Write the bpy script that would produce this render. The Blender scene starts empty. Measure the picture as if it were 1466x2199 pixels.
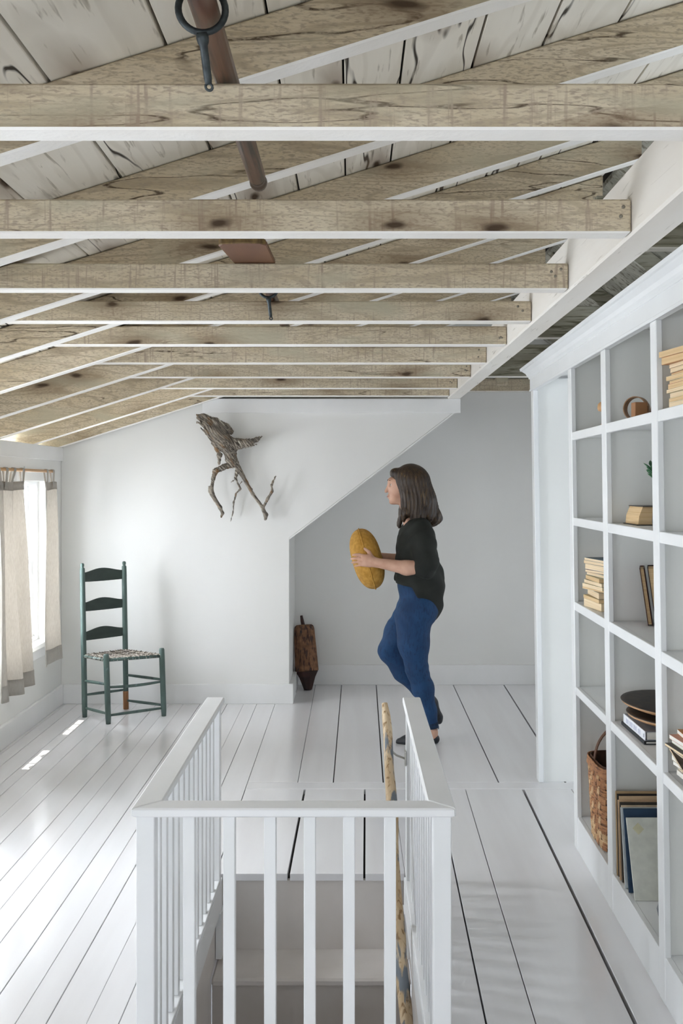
import bpy, bmesh, math, random
import numpy as np
from mathutils import Vector, Matrix
random.seed(7)
SC = bpy.context.scene
COL = SC.collection
# ------------------------------------------------------------------ camera
H, FPX, VX, VY = 1.5, 2137.9, 755.0, 1040.0      # eye height, focal length and vanishing point in photo pixels
cd = bpy.data.cameras.new('camera'); cam = bpy.data.objects.new('camera', cd); COL.objects.link(cam)
cam.location = (0, 0, H); cam.rotation_euler = (math.pi/2, 0, 0)
cd.sensor_fit = 'VERTICAL'; cd.sensor_height = 36; cd.sensor_width = 24; cd.lens = 35
cd.shift_x = -(VX-733)/2199; cd.shift_y = -(1099.5-VY)/2199; cd.clip_start = .05
SC.camera = cam
# ------------------------------------------------------------------ light
W = bpy.data.worlds.new('sky'); SC.world = W; W.use_nodes = True
bg = W.node_tree.nodes['Background']; bg.inputs[0].default_value = (.80, .89, 1, 1); bg.inputs[1].default_value = 2.2
sd = bpy.data.lights.new('sun', 'SUN'); sun = bpy.data.objects.new('sun', sd); COL.objects.link(sun)
sd.energy = 7; sd.angle = .009; sd.color = (1, .95, .86)
sun.rotation_euler = Vector((.40, -.03, -1)).to_track_quat('-Z', 'Y').to_euler()
def skylight(loc, rot, sx, sy, e, col=(.885, .94, 1)):            # daylight standing in each window opening
    l = bpy.data.lights.new('window_daylight', 'AREA'); l.shape = 'RECTANGLE'; l.size = sx; l.size_y = sy; l.energy = e; l.color = col
    o = bpy.data.objects.new('window_daylight', l); COL.objects.link(o); o.location = loc; o.rotation_euler = rot
LW = [(5.93, 6.42, 26), (5.2, 5.7, 32), (3.62, 4.15, 38), (2.86, 3.39, 13), (1.1, 1.63, 15), (.35, .88, 18)]   # windows in the left wall: depth range, daylight
WZ0, WZ1 = .5, 1.52
for a, b, e in LW:
    skylight((-2.33, (a+b)/2, 1.04), (0, -math.pi/2+.2, 0), 1.1, b-a, e)      # the sky shines in slanting downwards, under the eave
RW = [(-1.35, -.75, 10), (-.55, .05, 10), (.25, .85, 11)]                                                       # windows in the gable behind the camera
for a, b, e in RW:
    skylight(((a+b)/2, -2.55, 1.15), (math.pi/2-.2, 0, 0), b-a, 1.35, e)
NW_ = [(5.75, 6.45, 6)]                                                                                      # unseen window and lamp added beyond the bookcase to brighten the niche
for a, b, e in NW_:
    skylight((2.62, (a+b)/2, 1.18), (0, math.pi/2-.2, 0), 1.1, b-a, e)
vs = SC.view_settings; vs.view_transform = 'Standard'; vs.look = 'None'; vs.gamma = 1; vs.use_curve_mapping = False; vs.exposure = .98

# ------------------------------------------------------------------ helpers
def S(h):
    h = h.lstrip('#'); c = [int(h[i:i+2], 16)/255 for i in (0, 2, 4)]
    return tuple(x/12.92 if x <= .04045 else ((x+.055)/1.055)**2.4 for x in c) + (1,)
MATS = {}
def nmat(name, c1, c2, rough=.5, sc=(4, 4, 4), det=5, ramp=(.35, .65), bump=0, bsc=None, bdist=.004, coat=0, metal=0, spec=.5,
         knots=None, patch=None, streak=None, band=None, trans=0, rings=None, cracks=None, rot=None):
    """one procedural Principled material: noise between two colours, plus knots, paint patches, dark streaks, saw bands"""
    m = bpy.data.materials.new(name); m.use_nodes = True; nt = m.node_tree; N = nt.nodes; L = nt.links
    b = N['Principled BSDF']; b.inputs['Roughness'].default_value = rough; b.inputs['Metallic'].default_value = metal
    b.inputs['Coat Weight'].default_value = coat; b.inputs['Coat Roughness'].default_value = .12; b.inputs['Specular IOR Level'].default_value = spec
    tc = N.new('ShaderNodeTexCoord'); oi = N.new('ShaderNodeObjectInfo')
    mul = N.new('ShaderNodeVectorMath'); mul.operation = 'MULTIPLY'; mul.inputs[1].default_value = (37, 23, 51)
    L.new(oi.outputs['Random'], mul.inputs[0])
    add = N.new('ShaderNodeVectorMath'); L.new(tc.outputs['Object'], add.inputs[0]); L.new(mul.outputs[0], add.inputs[1])
    if rot:
        rm = N.new('ShaderNodeMapping'); rm.inputs['Rotation'].default_value = rot; L.new(add.outputs[0], rm.inputs[0]); add = rm
    def noise(s, d=5, dis=0):
        mp = N.new('ShaderNodeMapping'); mp.inputs['Scale'].default_value = s; L.new(add.outputs[0], mp.inputs[0])
        n = N.new('ShaderNodeTexNoise'); n.inputs['Scale'].default_value = 1; n.inputs['Detail'].default_value = d; n.inputs['Distortion'].default_value = dis
        L.new(mp.outputs[0], n.inputs[0]); return n.outputs[0]
    def rampn(src, p0, p1, a=(0, 0, 0, 1), c=(1, 1, 1, 1)):
        r = N.new('ShaderNodeValToRGB'); e = r.color_ramp.elements
        e[0].position = p0; e[0].color = a; e[1].position = p1; e[1].color = c; L.new(src, r.inputs[0]); return r.outputs[0]
    def mix(f, a, c, blend='MIX'):
        x = N.new('ShaderNodeMix'); x.data_type = 'RGBA'; x.blend_type = blend
        L.new(f, x.inputs[0])
        for s, k in ((a, 6), (c, 7)):
            if isinstance(s, tuple): x.inputs[k].default_value = s
            else: L.new(s, x.inputs[k])
        return x.outputs[2]
    col = rampn(noise(sc, det), ramp[0], ramp[1], c1, c2)
    def mth(op, x, v=0):
        q = N.new('ShaderNodeMath'); q.operation = op; L.new(x, q.inputs[0]); q.inputs[1].default_value = v; return q.outputs[0]
    if rings:                                                    # growth rings: contour lines of a stretched noise
        w = rampn(mth('SINE', mth('MULTIPLY', noise(rings[1], 2), rings[2])), .45, .95)
        col = mix(mth('MULTIPLY', w, rings[3]), col, rings[0])
    if cracks:                                                   # long dark drying cracks
        w = rampn(mth('ABSOLUTE', mth('SUBTRACT', noise(cracks[1], 3), .5)), cracks[2]*.5, cracks[2], (1, 1, 1, 1), (0, 0, 0, 1))
        col = mix(mix(rampn(noise(tuple(q*.6 for q in cracks[1]), 1), .52, .56), (0, 0, 0, 1), w), col, cracks[0])
    if streak: col = mix(rampn(noise(streak[1], 6, .4), streak[2], streak[3], (1, 1, 1, 1), (0, 0, 0, 1)), col, streak[0])
    if band: col = mix(rampn(noise(band[1], 2), band[2], band[3]), col, band[0])
    if patch: col = mix(rampn(noise(patch[1], 5, .3), patch[2], patch[3]), col, patch[0])
    if knots:
        sx = N.new('ShaderNodeSeparateXYZ'); L.new(add.outputs[0], sx.inputs[0]); cx = N.new('ShaderNodeCombineXYZ')
        L.new(sx.outputs[knots[0]], cx.inputs[0]); L.new(sx.outputs[knots[1]], cx.inputs[1])
        mp = N.new('ShaderNodeMapping'); mp.inputs['Scale'].default_value = (knots[2], knots[3], 1); L.new(cx.outputs[0], mp.inputs[0])
        dn = N.new('ShaderNodeTexNoise'); dn.inputs['Scale'].default_value = 2.5; dn.inputs['Detail'].default_value = 3; L.new(mp.outputs[0], dn.inputs[0])
        va = N.new('ShaderNodeVectorMath'); va.operation = 'MULTIPLY_ADD'; va.inputs[1].default_value = (.22, .22, .22)
        L.new(dn.outputs[1], va.inputs[0]); L.new(mp.outputs[0], va.inputs[2])
        v = N.new('ShaderNodeTexVoronoi'); v.voronoi_dimensions = '2D'; v.inputs['Scale'].default_value = 1; L.new(va.outputs[0], v.inputs[0])
        rare = rampn(v.outputs['Color'], .40, .44)
        k1 = mix(rare, (0, 0, 0, 1), rampn(v.outputs['Distance'], .05, .34, (1, 1, 1, 1), (0, 0, 0, 1)))
        k2 = mix(rare, (0, 0, 0, 1), rampn(v.outputs['Distance'], .03, .075, (1, 1, 1, 1), (0, 0, 0, 1)))
        h = N.new('ShaderNodeMath'); h.operation = 'MULTIPLY'; h.inputs[1].default_value = .62; L.new(k1, h.inputs[0])
        col = mix(h.outputs[0], col, S('#7d644a')); col = mix(k2, col, S('#4a3826'))
    L.new(col, b.inputs['Base Color'])
    if bump:
        bn = N.new('ShaderNodeBump'); bn.inputs['Strength'].default_value = bump; bn.inputs['Distance'].default_value = bdist
        L.new(noise(bsc or sc, 6), bn.inputs['Height']); L.new(bn.outputs[0], b.inputs['Normal'])
    if trans:
        t = N.new('ShaderNodeBsdfTranslucent'); L.new(col, t.inputs[0]); ms = N.new('ShaderNodeMixShader'); ms.inputs[0].default_value = trans
        out = N['Material Output']; L.new(b.outputs[0], ms.inputs[1]); L.new(t.outputs[0], ms.inputs[2]); L.new(ms.outputs[0], out.inputs[0])
    MATS[name] = m; return m
def flat(name, c, rough=.6, v=.06, **k):
    c1 = S(c) if isinstance(c, str) else c
    return nmat(name, tuple(x*(1-v) for x in c1[:3])+(1,), tuple(min(1, x*(1+v)) for x in c1[:3])+(1,), rough, **k)

ORG = {}
def obj(name, geo, mat, parent=None, smooth=False, bev=0, mats=None, fm=None, origin=None, wn=False):
    """link ONE mesh object; geo = bmesh or (verts, faces) in world space; its origin is put at its base (or the parent's origin)"""
    if isinstance(geo, tuple):
        me = bpy.data.meshes.new(name); me.from_pydata([tuple(v) for v in geo[0]], [], [tuple(int(i) for i in f) for f in geo[1]])
        if bev:
            bm = bmesh.new(); bm.from_mesh(me); bmesh.ops.recalc_face_normals(bm, faces=bm.faces)
            bmesh.ops.bevel(bm, geom=bm.edges[:], offset=bev, segments=1, profile=.5, affect='EDGES'); bm.to_mesh(me); bm.free()
    else:
        bm = geo
        if bev: bmesh.ops.bevel(bm, geom=bm.edges[:], offset=bev, segments=2, profile=.6, affect='EDGES')
        me = bpy.data.meshes.new(name); bm.to_mesh(me); bm.free()
    n = len(me.vertices); co = np.empty(n*3); me.vertices.foreach_get('co', co); co = co.reshape(-1, 3)
    if parent is not None: og = ORG[parent.name]
    elif origin is not None: og = np.array(origin, float)
    else: og = np.array([(co[:, 0].min()+co[:, 0].max())/2, (co[:, 1].min()+co[:, 1].max())/2, co[:, 2].min()])
    me.vertices.foreach_set('co', (co-og).ravel()); 
    for m in (mats or [mat]): me.materials.append(MATS[m] if isinstance(m, str) else m)
    if fm is not None: me.polygons.foreach_set('material_index', fm)
    if smooth: me.polygons.foreach_set('use_smooth', [True]*len(me.polygons))
    me.update()
    o = bpy.data.objects.new(name, me); COL.objects.link(o)
    if parent is not None: o.parent = parent
    else: o.location = og
    ORG[o.name] = og
    return o
def tag(o, label, cat, group=None):
    o['label'] = label; o['category'] = cat
    if group: o['group'] = group
    return o
def struct(o): o['kind'] = 'structure'; return o
def empty(name, loc, label=None, cat=None, group=None):
    o = bpy.data.objects.new(name, None); o.empty_display_size = .1; COL.objects.link(o); o.location = loc; ORG[o.name] = np.array(loc, float)
    if label: tag(o, label, cat, group)
    return o
def box(x0, y0, z0, x1, y1, z1):
    v = [(x, y, z) for x in (x0, x1) for y in (y0, y1) for z in (z0, z1)]
    return v, [(0, 1, 3, 2), (4, 6, 7, 5), (0, 4, 5, 1), (2, 3, 7, 6), (0, 2, 6, 4), (1, 5, 7, 3)]
def join(*gs):
    V, F = [], []
    for v, f in gs:
        n = len(V); V += list(v); F += [tuple(i+n for i in q) for q in f]
    return V, F
def prism(poly, axis, a0, a1):
    """polygon in the plane across `axis`, extruded from a0 to a1"""
    def p(u, w, a): return {'x': (a, u, w), 'y': (u, a, w), 'z': (u, w, a)}[axis]
    n = len(poly); v = [p(u, w, a0) for u, w in poly]+[p(u, w, a1) for u, w in poly]
    f = [tuple(range(n)), tuple(range(2*n-1, n-1, -1))]+[((i+1) % n, i, n+i, n+(i+1) % n) for i in range(n)]
    bm = bmesh.new(); bv = [bm.verts.new(q) for q in v]
    for q in f: bm.faces.new([bv[i] for i in q])
    bmesh.ops.recalc_face_normals(bm, faces=bm.faces); bm.verts.index_update()
    r = [tuple(x.co) for x in bm.verts], [tuple(x.index for x in q.verts) for q in bm.faces]; bm.free(); return r
def frame_at(t):
    t = Vector(t).normalized(); u = t.cross(Vector((0, 0, 1)))
    if u.length < 1e-3: u = t.cross(Vector((0, 1, 0)))
    u.normalize(); return u, t.cross(u).normalized() * -1
def tube(pts, rad, n=10, cap=True, sq=1.0):
    pts = [Vector(p) for p in pts]; m = len(pts)
    if not hasattr(rad, '__len__'): rad = [rad]*m
    V, F = [], []; u = None
    for i, p in enumerate(pts):
        t = (pts[min(i+1, m-1)]-pts[max(i-1, 0)]).normalized()
        if u is None: u, w = frame_at(t)
        else: u = (u-t*u.dot(t)).normalized()
        w = t.cross(u)
        for k in range(n):
            a = 2*math.pi*k/n; V.append(tuple(p+(u*math.cos(a)+w*math.sin(a)*sq)*rad[i]))
    for i in range(m-1):
        for k in range(n):
            a, b = i*n+k, i*n+(k+1) % n; F.append((a, b, b+n, a+n))
    if cap: F += [tuple(range(n-1, -1, -1)), tuple((m-1)*n+k for k in range(n))]
    return V, F
def lathe(prof, c, axis=(0, 0, 1), n=20):
    """profile [(radius, height)] turned about an axis through c"""
    c = Vector(c); t = Vector(axis).normalized(); u, w = frame_at(t)
    return tube_raw([(c+t*h, r) for r, h in prof], u, t.cross(u), n)
def tube_raw(rs, u, w, n):
    V, F = [], []
    for p, r in rs:
        for k in range(n):
            a = 2*math.pi*k/n; V.append(tuple(p+(u*math.cos(a)+w*math.sin(a))*r))
    for i in range(len(rs)-1):
        for k in range(n):
            a, b = i*n+k, i*n+(k+1) % n; F.append((a, b, b+n, a+n))
    F += [tuple(range(n-1, -1, -1)), tuple((len(rs)-1)*n+k for k in range(n))]
    return V, F
def PX(px, py, d): return ((px-VX)*d/FPX, d, H-(py-VY)*d/FPX)     # a photo pixel at a known depth
def FL(px, py):                                                  # a photo pixel on the floor
    return PX(px, py, H*FPX/(py-VY))
# ---- organic solids: smooth union of round cones turned into one continuous mesh (surface nets)
def nets(prims, h, k, post=None, pad=.03):
    P = [np.concatenate([np.minimum(a, b)-max(ra, rb)*1.3, np.maximum(a, b)+max(ra, rb)*1.3]) for a, ra, b, rb, *_ in [(np.array(p[0]), p[1], np.array(p[2]), p[3]) for p in prims]]
    P = np.array(P); lo = P[:, :3].min(0)-pad; hi = P[:, 3:].max(0)+pad
    n = np.ceil((hi-lo)/h).astype(int)+1
    ax = [lo[i]+h*np.arange(n[i]) for i in range(3)]
    V = np.full(n, .06, np.float32)
    for p in prims:
        a, ra, b, rb = np.array(p[0], float), p[1], np.array(p[2], float), p[3]; kk = p[4] if len(p) > 4 and p[4] is not None else k; neg = len(p) > 5 and p[5]
        mg = max(ra, rb)+.055; i0 = np.maximum(((np.minimum(a, b)-mg-lo)/h).astype(int), 0); i1 = np.minimum(((np.maximum(a, b)+mg-lo)/h).astype(int)+2, n)
        X, Y, Z = np.meshgrid(*[ax[i][i0[i]:i1[i]] for i in range(3)], indexing='ij')
        ba = b-a; L = max(ba@ba, 1e-9); t = np.clip(((X-a[0])*ba[0]+(Y-a[1])*ba[1]+(Z-a[2])*ba[2])/L, 0, 1)
        D = np.sqrt((X-a[0]-t*ba[0])**2+(Y-a[1]-t*ba[1])**2+(Z-a[2]-t*ba[2])**2)-(ra+(rb-ra)*t)
        sl = tuple(slice(i0[i], i1[i]) for i in range(3)); A = V[sl]
        if neg: V[sl] = np.maximum(A, -D)
        else:
            q = np.clip(.5+.5*(D-A)/kk, 0, 1); V[sl] = D+(A-D)*q-kk*q*(1-q)
    if post is not None:
        X, Y, Z = np.meshgrid(*ax, indexing='ij'); V = post(V, X, Y, Z)
    V[0], V[-1], V[:, 0], V[:, -1], V[:, :, 0], V[:, :, -1] = [np.maximum(q, .01) for q in (V[0], V[-1], V[:, 0], V[:, -1], V[:, :, 0], V[:, :, -1])]
    s = V < 0; c8 = [s[i:n[0]-1+i, j:n[1]-1+j, l:n[2]-1+l] for i in (0, 1) for j in (0, 1) for l in (0, 1)]
    cnt = sum(c.astype(np.int8) for c in c8); act = (cnt > 0) & (cnt < 8); idx = np.argwhere(act)
    num = np.full(act.shape, -1, np.int64); num[act] = np.arange(len(idx))
    acc = np.zeros((len(idx), 3)); w = np.zeros(len(idx)); cor = [np.array((i, j, l)) for i in (0, 1) for j in (0, 1) for l in (0, 1)]
    for a in range(8):
        for b in range(a+1, 8):
            if np.abs(cor[a]-cor[b]).sum() != 1: continue
            va, vb = V[tuple((idx+cor[a]).T)], V[tuple((idx+cor[b]).T)]; m = (va < 0) != (vb < 0)
            t = va[m]/(va[m]-vb[m]); acc[m] += idx[m]+cor[a]+t[:, None]*(cor[b]-cor[a]); w[m] += 1
    vert = lo+h*acc/w[:, None]; F = []
    for d in range(3):
        e = [slice(None)]*3; f = [slice(None)]*3; e[d] = slice(0, -1); f[d] = slice(1, None)
        A, B = s[tuple(e)], s[tuple(f)]; I = np.argwhere(A != B); o1, o2 = [q for q in range(3) if q != d]
        I = I[(I[:, o1] > 0) & (I[:, o2] > 0)]; I = I[(I[:, o1] < n[o1]-1) & (I[:, o2] < n[o2]-1)]
        q = []
        for da, db in ((1, 1), (0, 1), (0, 0), (1, 0)):
            J = I.copy(); J[:, o1] -= da; J[:, o2] -= db; q.append(num[tuple(J.T)])
        Q = np.stack(q, 1); flip = A[tuple(I.T)] ^ (d == 1); Q[~flip] = Q[~flip][:, ::-1]; F.append(Q)
    return vert, np.concatenate(F)
def organic(name, prims, mat, parent, h=.006, k=.03, post=None, iters=2):
    v, f = nets(prims, h, k, post); f = f[(f >= 0).all(1)]
    # light Laplacian smoothing
    e = np.concatenate([f[:, [0, 1]], f[:, [1, 2]], f[:, [2, 3]], f[:, [3, 0]]])
    for _ in range(iters):
        a = np.zeros_like(v); c = np.zeros(len(v)); np.add.at(a, e[:, 0], v[e[:, 1]]); np.add.at(a, e[:, 1], v[e[:, 0]]); np.add.at(c, e[:, 0], 1); np.add.at(c, e[:, 1], 1)
        v = v*.5+.5*a/np.maximum(c, 1)[:, None]
    return obj(name, (list(map(tuple, v)), f), mat, parent, smooth=True)
# ------------------------------------------------------------------ materials
nmat('wall_paint', S('#e6e5e1'), S('#ebeae7'), .62, (1.2, 1.2, .5), bump=.12, bsc=(60, 60, 60), bdist=.001)
nmat('trim_paint', S('#e8e8e6'), S('#efeeed'), .38, (3, 3, 2), bump=.1, bsc=(40, 40, 12), bdist=.001)
nmat('rail_paint', S('#eceded'), S('#f2f2f3'), .32, (3, 3, 3), bump=.15, bsc=(25, 25, 8), bdist=.001)
nmat('floor_paint', S('#e5e3e4'), S('#ecebec'), .20, (9, .7, 1), bump=.16, bsc=(26, 2.2, 8), bdist=.0025, coat=.35, spec=.5)
nmat('stair_paint', S('#d6cfc9'), S('#ded8d3'), .35, (6, 6, 4), bump=.12, bsc=(2, 22, 22), bdist=.002)
nmat('subfloor_dark', S('#1d1a17'), S('#2a2622'), .9)
WOODK = dict(rough=.8, det=6, ramp=(.3, .72))
nmat('tie_wood', S('#cbbc9f'), S('#dbcfb7'), sc=(5, 12, 14), knots=(0, 2, 2.0, 5.0), streak=(S('#ae9e8a'), (75, 240, 260), .35, .52), band=(S('#ab9986'), (95, .3, 7), .57, .74), patch=(S('#c0b8a0'), (3.5, 3, 9), .54, .70),
     rings=(S('#9a8a72'), (1.1, 2, 9), 75, .40), cracks=(S('#5a4a3a'), (1.1, 5, 12), .006), bump=.6, bsc=(30, 90, 110), bdist=.003, **WOODK)
nmat('rafter_wood', S('#c8b798'), S('#d7c9b0'), sc=(4, 12, 12), knots=(0, 2, 1.9, 5.0), streak=(S('#a99a84'), (65, 220, 240), .35, .52), patch=(S('#beb49b'), (3, 3, 8), .54, .70),
     rings=(S('#927f66'), (1.0, 2, 8), 80, .45), cracks=(S('#51412f'), (1.0, 5, 10), .007), bump=.6, bsc=(26, 90, 110), bdist=.003, **WOODK)
nmat('board_wood', S('#e4dccd'), S('#eee8dc'), sc=(8, .9, 8), knots=(1, 0, 1.5, 5), streak=(S('#b5ac9b'), (70, 6, 60), .30, .40), rings=(S('#c4baa8'), (6, .7, 6), 50, .25), cracks=(S('#3d352c'), (7, .75, 5), .010), bump=.35, bsc=(50, 3, 50), bdist=.002, **WOODK)
nmat('white_beam', S('#ece6dd'), S('#f2eee7'), .6, (7, 1.6, 7), streak=(S('#b9b2a6'), (60, 4, 60), .27, .36), bump=.4, bsc=(50, 6, 50), bdist=.002)
nmat('white_edge', S('#f5f0e8'), S('#f9f6f1'), .6, (6, 6, 6), bump=.5, bsc=(55, 55, 20), bdist=.003)
nmat('old_timber', S('#8a8676'), S('#aba797'), .85, (3, 14, 14), streak=(S('#66624f'), (6, 60, 60), .36, .5), bump=.6, bsc=(8, 60, 60), bdist=.004)
nmat('old_board', S('#8f8d82'), S('#b4b1a5'), .85, (2, 6, 6), streak=(S('#716d5f'), (4, 50, 50), .36, .5), bump=.5, bsc=(8, 60, 60), bdist=.003)
flat('nail_iron', '#8a8478', .5, metal=.6)
nmat('linen', S('#c6c0b8'), S('#d3cec6'), .9, (260, 90, 40), ramp=(.3, .7), bump=.3, bsc=(300, 300, 300), bdist=.0008, trans=.36)
nmat('linen_hem', S('#d2cdc5'), S('#dcd8d1'), .9, (260, 90, 40), ramp=(.3, .7), bump=.3, bsc=(300, 300, 300), bdist=.0008, trans=.4)
nmat('rod_wood', S('#c79a68'), S('#d8b083'), .5, (20, 3, 20))
def glass():
    m = bpy.data.materials.new('window_glass'); m.use_nodes = True; N = m.node_tree.nodes; L = m.node_tree.links
    N.remove(N['Principled BSDF']); t = N.new('ShaderNodeBsdfTransparent'); g = N.new('ShaderNodeBsdfGlossy'); g.inputs['Roughness'].default_value = .02
    x = N.new('ShaderNodeMixShader'); x.inputs[0].default_value = .05
    L.new(t.outputs[0], x.inputs[1]); L.new(g.outputs[0], x.inputs[2]); L.new(x.outputs[0], N['Material Output'].inputs[0]); MATS['window_glass'] = m
glass()

# ------------------------------------------------------------------ floor
XL, DN, DF, DB = -1.99, -2.2, 7.46, 6.82        # left wall, gable behind the camera, niche wall, far wall
WX0, WX1, WD0, WD1 = -.50, .205, 2.46, 3.834    # stairwell opening
floor = struct(obj('floor', join(box(-2.11, DN-.1, -.16, WX0-.012, 7.6, -.03), box(WX1+.012, DN-.1, -.16, 2.4, 7.6, -.03),
                                 box(WX0-.012, DN-.1, -.16, WX1+.012, WD0, -.03), box(WX0-.012, WD1+.03, -.16, WX1+.012, 7.6, -.03)), 'subfloor_dark'))
def board(s0, s1, d0, d1, g0=.003, g1=.003, t=.028):
    """a floor board between two seams, each seam x = f(depth)"""
    a = [(s0(d0)+g0, d0+.0015), (s1(d0)-g1, d0+.0015), (s1(d1)-g1, d1-.0015), (s0(d1)+g0, d1-.0015)]
    obj('floor_board', prism(a, 'z', -t, 0), 'floor_paint', floor, bev=.0012)
def K(x): return lambda d: x
def LN(x0, d0, x1, d1): return lambda d: x0+(x1-x0)*(d-d0)/(d1-d0)
ls = [-1.985, -1.95, -1.869, -1.757, -1.692, -1.583, -1.465, -1.33, -1.24, -1.15, -1.035, -.936, -.85, -.738, -.648, -.524]
lg = [q*.6 for q in [.002, .0018, .0016, .0022, .0014, .0009, .0016, .0018, .0007, .0012, .0022, .0012, .0024, .0008, .0018, .002]]
for i in range(len(ls)-1): board(K(ls[i]), K(ls[i+1]), DN, DB+.02, lg[i], lg[i+1])
board(K(ls[-1]), K(WX0), DN, WD1, .001, .001)
rA, rB, rC = LN(.374, 2.767, .4026, 4.01), LN(.512, 2.767, .559, 4.904), LN(.789, 2.767, .843, 4.904)
board(K(WX1), rA, DN, 4.9, .001, .0028); board(rA, rB, DN, 4.9, .0028, .0016); board(rB, rC, DN, 4.9, .0016, .006); board(rC, K(1.08), DN, 4.9, .006, .002); board(K(1.08), K(1.36), DN, 4.9)
board(K(1.36), K(2.3), 4.13, 4.9)
lA, lB = LN(-.243, 3.82, -.231, 4.904), LN(.048, 3.81, .0642, 4.904)
board(K(ls[-1]), lA, WD1, 4.9, .002, .005); board(lA, lB, WD1, 4.9, .005, .004); board(lB, K(WX1), WD1, 4.9, .004, .001)
for a, b in ((-.524, -.28), (-.28, -.04), (-.04, .205)): board(K(a), K(b), DN, WD0)
obj('floor_board', prism([(-.524, 4.905), (2.3, 4.905), (2.3, 5.008), (-.524, 5.008)], 'z', -.028, 0), 'floor_paint', floor, bev=.0022)
bs = [K(-.524), K(-.2715), LN(-.0926, 5.01, -.076, 7.42), LN(.161, 5.25, .1826, 7.42), LN(.452, 5.01, .468, 7.42), LN(.739, 5.01, .758, 7.42), LN(1.075, 5.01, 1.138, 7.47), K(1.55), K(2.3)]
bgp = [.001, .0014, .0026, .0032, .001, .0032, .005, .003, .003]
for i in range(len(bs)-1): board(bs[i], bs[i+1], 5.01, DF+.05, bgp[i], bgp[i+1])

# ------------------------------------------------------------------ roof: left slope, rafters, ties, header
def zrb(x): return 2.371+.313*x           # underside of the rafters
def zru(x): return zrb(x)+.12             # underside of the roof boards
XR = 1.1; ZR = zru(XR); XE = -2.40
def zrr(x): return ZR-.75*(x-XR)          # right slope underside
ceiling = struct(obj('ceiling', join(prism([(XE, zru(XE)+.025), (XR, ZR+.025), (XR, ZR+.12), (XE, zru(XE)+.08)], 'y', DN-.2, 7.7),
                                     prism([(XR, ZR+.025), (2.75, zrr(2.75)+.025), (2.75, zrr(2.75)+.12), (XR, ZR+.12)], 'y', DN-.2, 7.7)), 'subfloor_dark'))
seams = [-2.40, -2.19, -1.97, -1.75, -1.53, -1.30, -1.07, -.84, -.603, -.372, -.17, -.02, .123, .314, .499, .70, .90, 1.09]
for i in range(len(seams)-1):
    a, b = seams[i]+random.uniform(.002, .0045), seams[i+1]-random.uniform(.002, .0045); t0 = random.uniform(0, .003)
    obj('roof_board', prism([(a, zru(a)+t0), (b, zru(b)+t0), (b, zru(b)+.024), (a, zru(a)+.024)], 'y', DN, 7.6), 'board_wood', ceiling, bev=.0015)
x = XR+.02
while x < 2.6:                                       # right slope: boards running down the slope are old and dark
    obj('slope_board', prism([(x, zrr(x)), (x+.21, zrr(x+.21)), (x+.21, zrr(x+.21)+.024), (x, zrr(x)+.024)], 'y', DN, 7.6), 'old_board', ceiling, bev=.0015); x += .222
def timber(name, poly, d0, d1, mat, under='white_edge', bev=.004):
    """a timber whose sawn faces are one material and whose planed, painted underside is another"""
    v, f = prism(poly, 'y', d0, d1)
    me = bpy.data.meshes.new('t'); me.from_pydata(v, [], f); bm = bmesh.new(); bm.from_mesh(me); bpy.data.meshes.remove(me)
    bmesh.ops.recalc_face_normals(bm, faces=bm.faces); bmesh.ops.bevel(bm, geom=bm.edges[:], offset=bev, segments=1, profile=.5, affect='EDGES')
    bm.normal_update(); fm = [1 if q.normal.z < -.55 else 0 for q in bm.faces]
    return obj(name, bm, None, ceiling, mats=[mat, under], fm=fm)
for i, d in enumerate([-1.65, -1.05, -.45, .18, .78, 1.38, 1.98, 2.6, 3.17, 3.705, 4.28, 4.905, 5.55, 6.225, 6.745]):
    w = .055; x0, x1 = -2.34, XR-.02; e = random.uniform(-.004, .004)
    timber('rafter', [(x0, zrb(x0)+e), (x1, zrb(x1)+e), (x1, zru(x1)-.001), (x0, zru(x0)-.001)], d, d+w, 'rafter_wood')
TB, TT, XH = 2.09, 2.167, .655
def xru(z): return (z-2.491)/.313
ties = [-1.45, -.83, -.21, .40, 1.03, 1.654, 2.327, 3.003, 3.62, 4.20, 4.83, 5.475, 6.157, 6.675]
for i, d in enumerate(ties):
    e = random.uniform(-.003, .003) if d > 2 else 0
    t = timber('tie_beam', [(xru(TB)+.01, TB+e), (XH-.002, TB+e), (XH-.002, TT), (xru(TT)+.012, TT)], d, d+.06, 'tie_wood')
    for k in range(random.choice((2, 3))):
        p = (XH-.02-random.uniform(.0, .035), d, TB+.025+random.uniform(0, .04))
        obj('nail', lathe([(.0045, -.001), (.0045, .002), (.002, .0035)], p, (0, -1, 0), 8), 'nail_iron', t)
obj('header_beam', box(XH, DN, 2.086, XH+.09, DB+.0, 2.25), 'white_beam', ceiling, bev=.006)
for d, z0, z1, x0, w in ((1.2, 2.235, 2.40, .76, .05), (3.1, 2.235, 2.40, .76, .05), (5.02, 2.238, 2.40, .76, .05), (6.48, 2.20, 2.41, .76, .06), (7.39, 2.19, 2.285, .76, .06)):
    timber('joist', [(x0, z0), (2.35, z0), (min(2.35, XR+(ZR-z1)/.75-.01), z1), (x0, z1)], d, d+w, 'old_timber' if d < 7 else 'tie_wood', 'white_beam')
for d in (.5, 1.9, 2.6, 3.3, 4.0, 4.7, 5.6, 6.3, 7.0):
    timber('rafter', [(XR+.03, zrr(XR+.03)-.11), (2.6, zrr(2.6)-.11), (2.6, zrr(2.6)-.001), (XR+.03, zrr(XR+.03)-.001)], d, d+.06, 'old_timber', 'old_board')
obj('block', box(1.02, 7.0, 2.2, 1.1, 7.06, 2.4), 'tie_wood', ceiling, bev=.004)

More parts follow.
